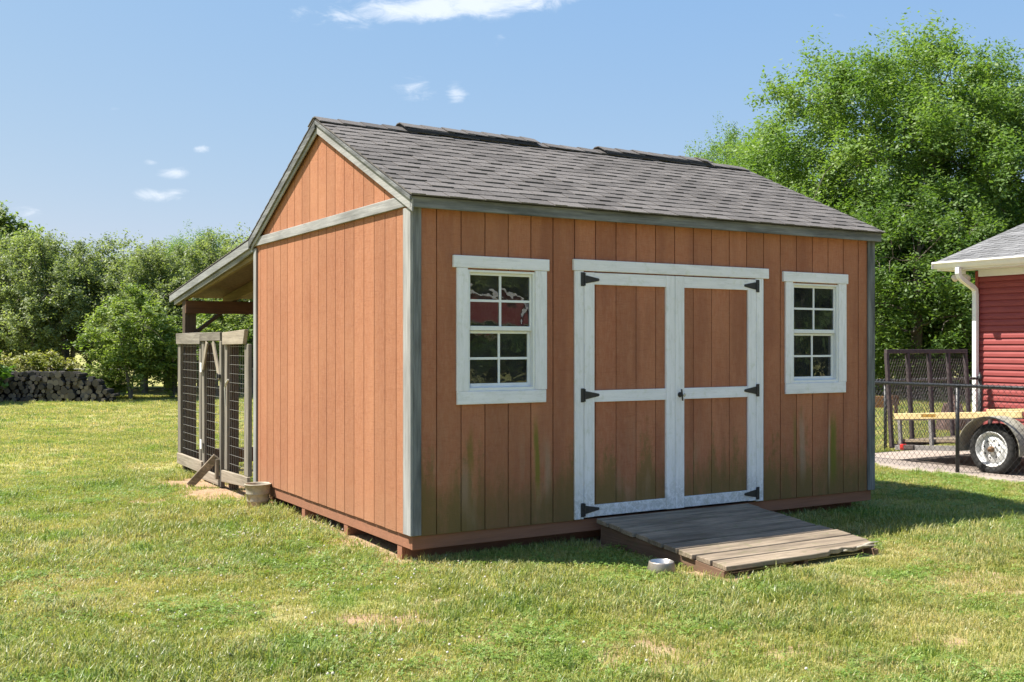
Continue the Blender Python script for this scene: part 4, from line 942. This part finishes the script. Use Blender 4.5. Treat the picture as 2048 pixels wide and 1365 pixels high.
def gen_tree(name, seed, h, base, rx, ry, ncl, per, leaf, crad, lmat, bmat, trunk_r, stems=1, droop=0.0, limbs=9, lump=.28, shape=1.0, flat=.95, vis=.0, spray_up=.45, sep=.62):
    rg = np.random.default_rng(seed); R = random.Random(seed)
    zc = (h+base)/2; hz_ = (h-base)/2
    lob = rg.normal(0, 1, (9, 3)); lob /= np.linalg.norm(lob, axis=1)[:, None]; amp = rg.uniform(-.2, 1.0, 9)*lump
    cen = []
    while len(cen) < ncl:
        d = rg.normal(0, 1, 3); d /= np.linalg.norm(d); k = 1+float((amp*np.exp(-6*(1-lob@d))).sum()); r = rg.random()**(1/2.6)*k*.9
        z = zc+d[2]*hz_*r; t = (z-base)/(h-base); tp = 1.0 if t < .35 else max(.2, 1-((t-.35)/.65)**1.6*(1-.55*shape))
        x, y = d[0]*rx*r*tp, d[1]*ry*r*tp
        if z < base*.75: continue
        if all((x-q[0])**2+(y-q[1])**2+(z-q[2])**2 > (crad*sep)**2 for q in cen): cen.append((x, y, z))
        elif rg.random() < .06: cen.append((x, y, z))
    cen = np.array(cen); rad = crad*rg.uniform(.65, 1.25, len(cen)); cnt = (per*rad/crad*rg.uniform(.7, 1.2, len(cen))).astype(int)
    v, t = leaf_arrays(cen, rad, cnt, leaf, rg, droop, flat, .5, spray_up)
    crown = leaf_mesh('crown', v, t, lmat)
    b = MB(); nodes = []
    for s in range(stems):
        ang = R.uniform(0, 6.28); sp = (rx*.30 if stems > 1 else rx*.10); top = h*(.80 if stems == 1 else .72)
        ex_, ey_ = sp*math.cos(ang), sp*math.sin(ang); pts = []; n = 8; r0 = trunk_r*(1 if stems == 1 else R.uniform(.5, .9))
        for i in range(n+1):
            q = i/n; pts.append(Vector((ex_*q**1.3+R.uniform(-.06, .06)*h*.1*(q > 0), ey_*q**1.3+R.uniform(-.06, .06)*h*.1*(q > 0), top*q-.1*(i == 0))))
        rs = [r0*(1.35 if i == 0 else 1)*(1-.86*i/n) for i in range(n+1)]
        b.tube(pts, rs, 9, False); nodes += [(p, r) for p, r in zip(pts[2:], rs[2:])]
    for L_ in range(limbs*stems if stems > 1 else limbs):
        c = Vector(cen[R.randrange(len(cen))]); cand = [(p, r) for p, r in nodes if p.z < c.z+.1 and r > trunk_r*.05] or nodes[:2]
        p, r = min(cand, key=lambda q: (q[0]-c).length+R.uniform(0, .25)*h*.3); r2 = min(r*.7, trunk_r*.55); n = 6; pts = [p]
        for i in range(1, n+1):
            q = i/n; pts.append(p.lerp(c, q)+Vector((R.uniform(-1, 1), R.uniform(-1, 1), R.uniform(-.6, 1)))*(c-p).length*.055+Vector((0, 0, 1))*math.sin(q*math.pi)*(c-p).length*.10)
        rs = [max(.012, r2*(1-.82*i/n)) for i in range(n+1)]; b.tube(pts, rs, 6, False); nodes += [(a, q) for a, q in zip(pts[2:], rs[2:])]
    for c in cen[::1]:
        c = Vector(c); p, r = min(nodes, key=lambda q: (q[0]-c).length_squared); mid = p.lerp(c, .5)+Vector((R.uniform(-.1, .1), R.uniform(-.1, .1), R.uniform(0, .15)))*(c-p).length
        b.tube([p, mid, c], [min(r*.6, .035), .014, .006], 4, False)
    trunk = b.mesh('trunk', bmat); trunk.polygons.foreach_set('use_smooth', [True]*len(trunk.polygons))
    return trunk, crown
def plant(name, meshes, loc, label, cat='tree', group=None, rz=0.0, s=1.0, sz=None):
    r = tag(empty(name, loc, rz), label, cat, group); r.scale = (s, s, sz or s)
    put('trunk', meshes[0], r); put('crown', meshes[1], r); return r
def hgt(y, Z): return H+(CY-y)/F*Z
# big trees on the right
big = gen_tree('big', 6, 14.0, 2.6, 6.9, 6.2, 185, 900, .072, 1.22, 'leaf_big', 'bark', .42, sep=.74, droop=.15, limbs=40, lump=.22, shape=1.15)
big2 = gen_tree('big2', 9, 12.5, 2.2, 5.2, 5.2, 130, 850, .068, 1.15, 'leaf_big', 'bark', .36, sep=.74, droop=.15, limbs=30, lump=.25, shape=1.05)
dk1 = gen_tree('dk', 14, 7.6, .8, 3.4, 3.2, 125, 400, .065, .74, 'leaf_dark', 'bark', .24, droop=.55, limbs=18, lump=.3, shape=.7)
und = gen_tree('und', 21, 4.6, .3, 2.4, 2.4, 90, 260, .085, .62, 'leaf_dark', 'bark', .12, stems=3, limbs=5, lump=.3, shape=.8)
plant('locust_tree', big, at_depth(1838, 37), 'tallest bright green feathery tree rising behind the red house roof', rz=.4, sz=hgt(70, 37)/14.0)
plant('locust_tree', big2, at_depth(2085, 36), 'bright green feathery tree right behind the red house ridge', rz=2.0, sz=.92)
plant('locust_tree', big2, at_depth(1575, 41), 'bright green tree spreading behind the right end of the shed roof', rz=3.6, s=.98, sz=.80)
plant('locust_tree', big2, at_depth(1462, 46), 'lower green tree just above the far end of the shed ridge', rz=1.1, s=.62, sz=hgt(245, 46)/12.5)
plant('locust_tree', dk1, at_depth(1830, 31), 'dark drooping tree over the trailer tailgate', rz=.2, s=1.0, sz=.82)
plant('locust_tree', dk1, at_depth(1935, 33), 'dark drooping tree beside the red house downspout', rz=2.9, s=.95, sz=.86)
plant('locust_tree', dk1, at_depth(1740, 34), 'dark drooping tree beside the right end of the shed', rz=4.4, s=1.0, sz=.8)
for i, (x, Z, s) in enumerate(((1650, 46, 1.2), (1800, 44, 1.3), (1900, 45, 1.2), (2020, 43, 1.3), (2140, 42, 1.4), (1720, 47, 1.3), (1560, 49, 1.3), (1470, 52, 1.4))):
    plant('understory_shrub', und, at_depth(x, Z), 'dark leafy undergrowth shrub below the tall trees', 'shrub', 'undergrowth below the tall trees', rz=i*1.3, s=s)
for i, (x, Z) in enumerate(((1802, 39.5), (1880, 40.5), (1934, 39), (1985, 41))):
    r_ = tag(empty('tree_trunk', at_depth(x, Z)), 'bare dark trunk standing in the shade beyond the trailer', 'tree trunk', 'dark trunks beyond the trailer')
    MB().tube([(0, 0, -.1), (.05, 0, .3), (.1*(i % 2), 0, 2.5), (.2*(i % 2)-.1, 0, 5)], [.36, .27, .22, .16], 12).build('trunk', 'bark', r_, 0, True)
# hedgerow on the left
hdg = [gen_tree('hedge', 30+i, 5.0, .80, 2.3, 2.0, 110, 270, .048, .46, 'leaf_hedge', 'bark_grey', .10, stems=5, limbs=6, lump=.3, shape=1.0, spray_up=.7) for i in range(3)]
GL = 'olive green multi-stemmed tree in the hedgerow behind the log pile'
tops = [(-190, 470, 35), (-100, 480, 36), (-20, 478, 35), (62, 472, 34.5), (140, 482, 35), (215, 487, 36), (290, 497, 35), (350, 492, 36), (425, 478, 35.5), (500, 487, 35), (580, 480, 36), (660, 480, 37)]
for i, (x, y, Z) in enumerate(tops):
    plant('hedgerow_tree', hdg[i % 3], at_depth(x, Z), GL, 'tree', 'hedgerow trees', rz=i*1.9, s=1.0, sz=hgt(y, Z)/5.0*1.0)
for i, x in enumerate(range(-220, 700, 62)):
    plant('hedgerow_tree', hdg[(i+1) % 3], at_depth(x+rng.uniform(-15, 15), 39+rng.uniform(-1, 1.5)), 'olive green tree in the second row of the hedgerow', 'tree', 'second row of hedgerow trees', rz=i*2.3, s=1.05, sz=rng.uniform(.93, 1.06))
yng = gen_tree('young', 44, 4.0, .35, 1.55, 1.4, 72, 230, .056, .42, 'leaf_young', 'bark_grey', .07, stems=2, limbs=7, lump=.5, shape=.25, spray_up=.7)
plant('young_tree', yng, at_depth(262, 30.6), 'young glossy green tree with pointed top at the end of the log pile', rz=.5, sz=hgt(578, 30.6)/4.0)
plant('young_tree', yng, at_depth(345, 31.5), 'bushy young green tree behind the pen corner post', rz=2.5, s=1.05, sz=hgt(640, 31.5)/4.0)
plant('young_tree', yng, at_depth(205, 31.2), 'low leafy sapling half hiding the end of the log pile', rz=4.0, s=.7, sz=hgt(735, 31.2)/4.0)
plant('young_tree', yng, at_depth(435, 32.5), 'leafy young tree seen through the pen gate', rz=1.2, s=1.0, sz=.72)
mnd = gen_tree('mound', 50, 1.75, .05, 1.35, .9, 80, 150, .055, .30, 'leaf_mound', 'bark_grey', .03, stems=4, limbs=3, lump=.2, shape=1.0)
plant('honeysuckle_mound', mnd, at_depth(75, 31.0), 'rounded yellow-green flowering mound above the log pile', 'shrub', rz=.3, s=1.0, sz=hgt(703, 31.0)/1.75)
brt = gen_tree('bright', 52, 2.4, .3, .8, .8, 26, 190, .10, .36, 'leaf_bright', 'bark_grey', .05, stems=2, limbs=4)
plant('bright_sapling', brt, at_depth(-62, 28.4), 'bright green sapling in front of the log pile', 'tree', rz=.3, s=1.0, sz=hgt(678, 28.4)/2.4)
tall = gen_tree('tall', 60, 9.0, 2.0, 2.9, 2.9, 130, 280, .12, .85, 'leaf_young', 'bark', .25, limbs=16, lump=.35, shape=.55)
plant('tall_tree', tall, at_depth(-8, 52), 'tall dark green tree rising over the end of the hedgerow', rz=.8, s=1.05, sz=hgt(418, 52)/9.0)
plant('tall_tree', big2, at_depth(405, 50), 'taller light green tree rising above the hedgerow near the shed', rz=1.9, s=.58, sz=hgt(455, 50)/12.5)
GLF = 'distant green tree closing the view beyond the yard'
for i, (X, Y, s) in enumerate([(-44, 52, 1), (-37, 56, .9), (-31, 60, 1), (-16, 62, .85), (-8, 64, .8), (-1, 62, .8), (6, 64, .8), (13, 62, .85), (20, 60, .9), (27, 58, 1), (34, 55, 1.1), (41, 50, 1.1), (48, 44, 1.1)]):
    plant('distant_tree', tall, (X, Y, 0), GLF, 'tree', 'distant trees beyond the yard', rz=i*1.7, s=s*.95, sz=.62*s)
for i, t in enumerate((96, 92, 99, 94, 97)):
    p = SH(.75, 0)+gd*t+Vector((gd.y, -gd.x, 0))*((i-2)*-9.0); plant('yard_tree', tall, (p.x, p.y, 0), 'dark tree behind the gambrel house', 'tree', 'trees behind the gambrel house', rz=i, s=1.9)
for i, (X_, Y_) in enumerate(((22, 6.5), (26, 4.5), (23, 10.0))):
    plant('yard_tree', tall, (X_, Y_, 0), 'tree across the yard facing the shed front', 'tree', 'trees across the yard', rz=i*2.1, s=1.15)
    plant('offscreen_shrub', und, (X_-3.0, Y_-1.0, 0), 'leafy shrub across the yard facing the shed front', 'shrub', 'shrubs across the yard', rz=i*1.1, s=1.2)

for i in range(5):
    p = SH(.62, 0)+gd*(33+i % 2)+Vector((gd.y, -gd.x, 0))*((i-2)*-3.0); plant('offscreen_shrub', und, (p.x, p.y, 0), 'unseen shrub added to darken the reflection in the lower panes', 'shrub', 'shrubs added to darken the window reflection', rz=i*1.4, s=.95, sz=.46)  # out-of-view shrubs added to hide the bright lawn reflected in the lower panes
# ------------------------------------------------------------------ log pile and far wire fence
lv = []
for i in range(7):
    R = random.Random(i); n = 10; r = 1.0; b = MB(); ring = [(R.uniform(.88, 1.1)*math.cos(2*math.pi*k/n), R.uniform(.88, 1.1)*math.sin(2*math.pi*k/n)) for k in range(n)]
    vs = [(x, -.25, z) for x, z in ring]+[(x, .25, z) for x, z in ring]
    b.add(vs, [(k, (k+1) % n, n+(k+1) % n, n+k) for k in range(n)], 0); b.add([(x, -.251, z) for x, z in ring], [tuple(range(n))], 1); b.add([(x, .251, z) for x, z in ring], [tuple(range(n))[::-1]], 1)
    lv.append(b.mesh('log', ['log_bark', 'log_end']))
LR = random.Random(8); p0 = at_depth(-60, 29.6); x_end = at_depth(232, 29.6).x; GLG = 'cut log stacked in the long firewood pile under the hedgerow'
rows = 7; nlog = 0
for r in range(rows):
    x = p0.x+(r % 2)*.07
    while x < x_end:
        rad = LR.uniform(.045, .10); q = (x-p0.x)/(x_end-p0.x); top = .86 if q < .72 else .86-(q-.72)*2.0
        z = .055+r*.118+LR.uniform(-.02, .02)
        if z < top+LR.uniform(-.08, .05) and nlog < 290:
            o = put('log', lv[LR.randrange(7)]); o.location = (x, 29.6+LR.uniform(-.10, .08), max(z, rad*.8)); o.scale = (rad, LR.uniform(.8, 1.15), rad); o.rotation_euler = (LR.uniform(-.06, .06), LR.uniform(0, 6), LR.uniform(-.22, .22)); tag(o, GLG, 'log', 'logs in the firewood pile'); nlog += 1
        x += rad*2.0+LR.uniform(-.005, .02)
wf = tag(empty('wire_fence', at_depth(-120, 30.9)), 'thin dark wire fence behind the log pile', 'fence')
for i in range(5): MB().tube([(i*2.4, 0, -.05), (i*2.4, 0, 1.0)], .02, 8).build('post', 'black_vinyl', wf)
for z in (.88, .6, .32): MB().tube([(0, -.024, z), (9.6, -.024, z)], .011 if z > .8 else .005, 6).build('wire', 'black_vinyl', wf)

# ------------------------------------------------------------------ grass
def tuft(seed, n, hmin, hmax, spread, wd):
    R = np.random.default_rng(seed); V = []; Fc = []; T = []
    for i in range(n):
        a = R.uniform(0, 6.283); rr = spread*math.sqrt(R.random()); bx, by = rr*math.cos(a), rr*math.sin(a); h = R.uniform(hmin, hmax)
        da = R.uniform(0, 6.283); ln = R.uniform(.2, 1.15)*h; dx, dy = math.cos(da), math.sin(da); px_, py_ = -dy, dx; w = wd*R.uniform(.6, 1.3)/2; o = len(V)
        V += [(bx-px_*w, by-py_*w, -.012), (bx+px_*w, by+py_*w, -.012), (bx+dx*ln*.35-px_*w*.85, by+dy*ln*.35-py_*w*.85, h*.62), (bx+dx*ln*.35+px_*w*.85, by+dy*ln*.35+py_*w*.85, h*.62), (bx+dx*ln, by+dy*ln, h*R.uniform(.72, 1.0))]
        Fc += [(o, o+1, o+3, o+2), (o+2, o+3, o+4)]; T += [R.random()]*5
    me = bpy.data.meshes.new('grass_tuft'); me.from_pydata(V, [], Fc); me.materials.append(MATS['grass_blade'])
    at = me.attributes.new('tint', 'FLOAT', 'POINT'); at.data.foreach_set('value', np.array(T, np.float32)); me.update()
    return bpy.data.objects.new('grass_tuft', me)
TC = bpy.data.collections.new('grass_tufts')
for i in range(4): TC.objects.link(tuft(100+i, 24, .012, .036, .065, .0042))
for i in range(2): TC.objects.link(tuft(200+i, 20, .03, .072, .05, .0048))
for i in range(2): TC.objects.link(tuft(300+i, 30, .014, .038, .13, .007))
def clover_tuft(seed, n, spread):
    R = np.random.default_rng(seed); V = []; Fc = []; T = []
    for i in range(n):
        a = R.uniform(0, 6.283); rr = spread*math.sqrt(R.random()); x, y, z = rr*math.cos(a), rr*math.sin(a), R.uniform(.012, .034); a0 = R.uniform(0, 6.28); q = R.uniform(.005, .010); tl = R.normal(0, .3, 2); t = R.random()
        for k in range(3):
            b = a0+k*2.094; o = len(V); c_, s_ = math.cos(b), math.sin(b)
            P = [(0, 0), (q*.9, -q*.55), (q*1.5, 0), (q*.9, q*.55)]
            for (p, w) in P:
                dx, dy = c_*p-s_*w, s_*p+c_*w; V.append((x+dx, y+dy, z+dx*tl[0]+dy*tl[1]))
            Fc.append((o, o+1, o+2, o+3)); T += [t]*4
    me = bpy.data.meshes.new('clover_tuft'); me.from_pydata(V, [], Fc); me.materials.append(MATS['clover_leaf'])
    at = me.attributes.new('tint', 'FLOAT', 'POINT'); at.data.foreach_set('value', np.array(T, np.float32)); me.update()
    return bpy.data.objects.new('grass_tuft', me)
for i in range(2): TC.objects.link(clover_tuft(400+i, 34, .09))
def blocked(x, y):
    u = (x-CO[0])*UV[0]+(y-CO[1])*UV[1]; v = (x-CO[0])*VV[0]+(y-CO[1])*VV[1]
    b = (u > .06) & (u < 4.83) & (v > .12) & (v < 3.66)
    b |= (u > 1.55) & (u < 3.20) & (v > -1.58) & (v < .2)
    b |= (u > 7.80) & (v < 3.53); b |= (u > 12.1) & (v < 4.1)
    return b
def scatter():
    rg = np.random.default_rng(77); PX = []; PY = []; ID = []; SCL = []
    for (y0, y1, dens, ids, s0, s1) in ((3.6, 8.0, 620, (0, 1, 2, 3), .85, 1.3), (8.0, 13, 360, (0, 1, 2, 3), .95, 1.45), (13, 20, 120, (6, 7), .8, 1.3), (20, 33, 46, (6, 7), 1.0, 1.7)):
        A = (y1-y0)*(y1*1.30+1.6); n = int(A*dens); y = rg.uniform(y0, y1, n); x = rg.uniform(-.65, .65, n)*y1*1.0; k = np.abs(x) < y*.56+.8; x, y = x[k], y[k]
        tall_ = fbm(x, y, 21, .75); br = bare_at(x, y); keep = (rg.random(len(x)) > np.clip(br*1.15-.12, 0, .985)) & ~blocked(x, y) & (rg.random(len(x)) < .55+.6*tall_)
        x, y, tall_ = x[keep], y[keep], tall_[keep]; idx = rg.choice(ids, len(x)); 
        if y1 <= 13: idx = np.where((tall_ > .56) & (rg.random(len(x)) < .32), rg.choice((4, 5), len(x)), idx)
        PX.append(x); PY.append(y); ID.append(idx); SCL.append(rg.uniform(s0, s1, len(x))*(.72+.55*tall_))
    # clover patches
    x = rg.uniform(-6, 6, 90000); y = rg.uniform(3.8, 13, 90000); cf = fbm(x, y, 41, .9)
    for (px_, py_, rr) in ((515, 1070, .45), (620, 1062, .55), (420, 1230, .6), (660, 1290, .6), (700, 1050, .3)):
        p = gpix(px_, py_); cf = np.maximum(cf, .80*np.exp(-((x-p.x)**2+(y-p.y)**2)/rr**2))
    k = (rg.random(len(x)) < .30*np.clip((cf-.42)/.30, 0, 1)*(.35+.65*vnoise(x, y, 51, 5.0))) & (np.abs(x) < y*.56+.5) & ~blocked(x, y) & (bare_at(x, y) < .5); x, y = x[k], y[k]
    PX.append(x); PY.append(y); ID.append(rg.choice((8, 9), len(x))); SCL.append(rg.uniform(.7, 1.25, len(x)))
    # uncut edge grass
    ex_ = []
    for (u0, v0, u1, v1, n_, w) in ((-.09, .1, -.09, 3.6, 75, .05), (.1, -.02, 1.55, -.02, 90, .06), (3.25, -.02, 4.85, -.02, 110, .06), (3.28, -.2, 3.28, -1.5, 45, .05), (7.95, 3.8, 7.95, -2.5, 260, .06), (4.95, 0, 4.95, 3.6, 120, .07)):
        t = rg.random(n_); u_ = u0+(u1-u0)*t+rg.normal(0, w, n_); v_ = v0+(v1-v0)*t+rg.normal(0, w, n_); ex_.append(np.stack([CO[0]+UV[0]*u_+VV[0]*v_, CO[1]+UV[1]*u_+VV[1]*v_], 1))
    ex_ = np.concatenate(ex_); ex_ = ex_[~blocked(ex_[:, 0], ex_[:, 1])]
    PX.append(ex_[:, 0]); PY.append(ex_[:, 1]); ID.append(rg.choice((4, 5), len(ex_))); SCL.append(rg.uniform(.45, 1.25, len(ex_)))
    x = np.concatenate(PX); y = np.concatenate(PY); n = len(x)
    me = bpy.data.meshes.new('grass'); me.vertices.add(n); me.vertices.foreach_set('co', np.stack([x, y, np.zeros(n)], 1).astype(np.float32).ravel())
    a = me.attributes.new('idx', 'INT', 'POINT'); a.data.foreach_set('value', np.concatenate(ID).astype(np.int32))
    a = me.attributes.new('scl', 'FLOAT', 'POINT'); a.data.foreach_set('value', np.concatenate(SCL).astype(np.float32))
    a = me.attributes.new('rot', 'FLOAT_VECTOR', 'POINT'); rt = np.zeros((n, 3), np.float32); rt[:, 2] = rg.uniform(0, 6.283, n); rt[:, :2] = rg.normal(0, .12, (n, 2)); a.data.foreach_set('vector', rt.ravel())
    me.materials.append(MATS['grass_blade']); o = kind(put('grass', me), 'stuff')
    ng = bpy.data.node_groups.new('grass_scatter', 'GeometryNodeTree'); ng.interface.new_socket('Geometry', in_out='INPUT', socket_type='NodeSocketGeometry'); ng.interface.new_socket('Geometry', in_out='OUTPUT', socket_type='NodeSocketGeometry')
    N = ng.nodes; L = ng.links; gi = N.new('NodeGroupInput'); go = N.new('NodeGroupOutput'); ip = N.new('GeometryNodeInstanceOnPoints'); ci = N.new('GeometryNodeCollectionInfo')
    ci.inputs['Collection'].default_value = TC; ci.inputs['Separate Children'].default_value = True; ci.inputs['Reset Children'].default_value = True
    def na(nm, t):
        q = N.new('GeometryNodeInputNamedAttribute'); q.data_type = t; q.inputs['Name'].default_value = nm; return q.outputs['Attribute']
    L.new(gi.outputs[0], ip.inputs['Points']); L.new(ci.outputs[0], ip.inputs['Instance']); ip.inputs['Pick Instance'].default_value = True
    L.new(na('idx', 'INT'), ip.inputs['Instance Index']); L.new(na('scl', 'FLOAT'), ip.inputs['Scale'])
    e2r = N.new('FunctionNodeEulerToRotation'); L.new(na('rot', 'FLOAT_VECTOR'), e2r.inputs[0]); L.new(e2r.outputs[0], ip.inputs['Rotation'])
    L.new(ip.outputs[0], go.inputs[0]); md = o.modifiers.new('scatter', 'NODES'); md.node_group = ng
    print('grass points', n)
scatter()
# low broad-leaved weeds and clover, longer uncut grass along the shed, ramp and fence
def clover():
    rg = np.random.default_rng(5); b = MB(); pts = []
    for (px_, py_, sx, sy, n) in ((515, 1070, .22, .16, 150), (610, 1062, .35, .12, 120), (560, 1100, .5, .3, 50), (760, 1160, .7, .35, 45), (470, 1130, .8, .4, 40), (400, 1225, .7, .3, 40), (640, 1270, .9, .3, 40), (850, 1180, .5, .25, 30), (950, 1150, .5, .15, 22), (300, 1160, 1.0, .5, 25), (1150, 1300, 1.2, .3, 22), (420, 1330, .8, .2, 24), (1500, 1250, 1.4, .4, 20), (700, 1330, .8, .2, 26)):
        p = gpix(px_, py_)
        for i in range(int(n*.45)): pts.append((p.x+rg.normal()*sx*.6, p.y+rg.normal()*sy*1.0))
    for (x, y) in pts:
        if blocked(np.array([x]), np.array([y]))[0]: continue
        r = rg.uniform(.0045, .0085); z = rg.uniform(.018, .042); prof = [(.0, -r*.9), (r*.8, -r*.5), (r, .1*r), (r*.7, r*.7), (.0, r)]
        b.lathe(prof, 6, 'z', (x, y, z), 0); b.bar((x, y, -.005), (x, y, z-r*.7), .0015, .0015, (0, 1, 0), 1)
    kind(b.build('clover_flowers', ['clover_white', 'grass_blade'], None), 'stuff')
clover()
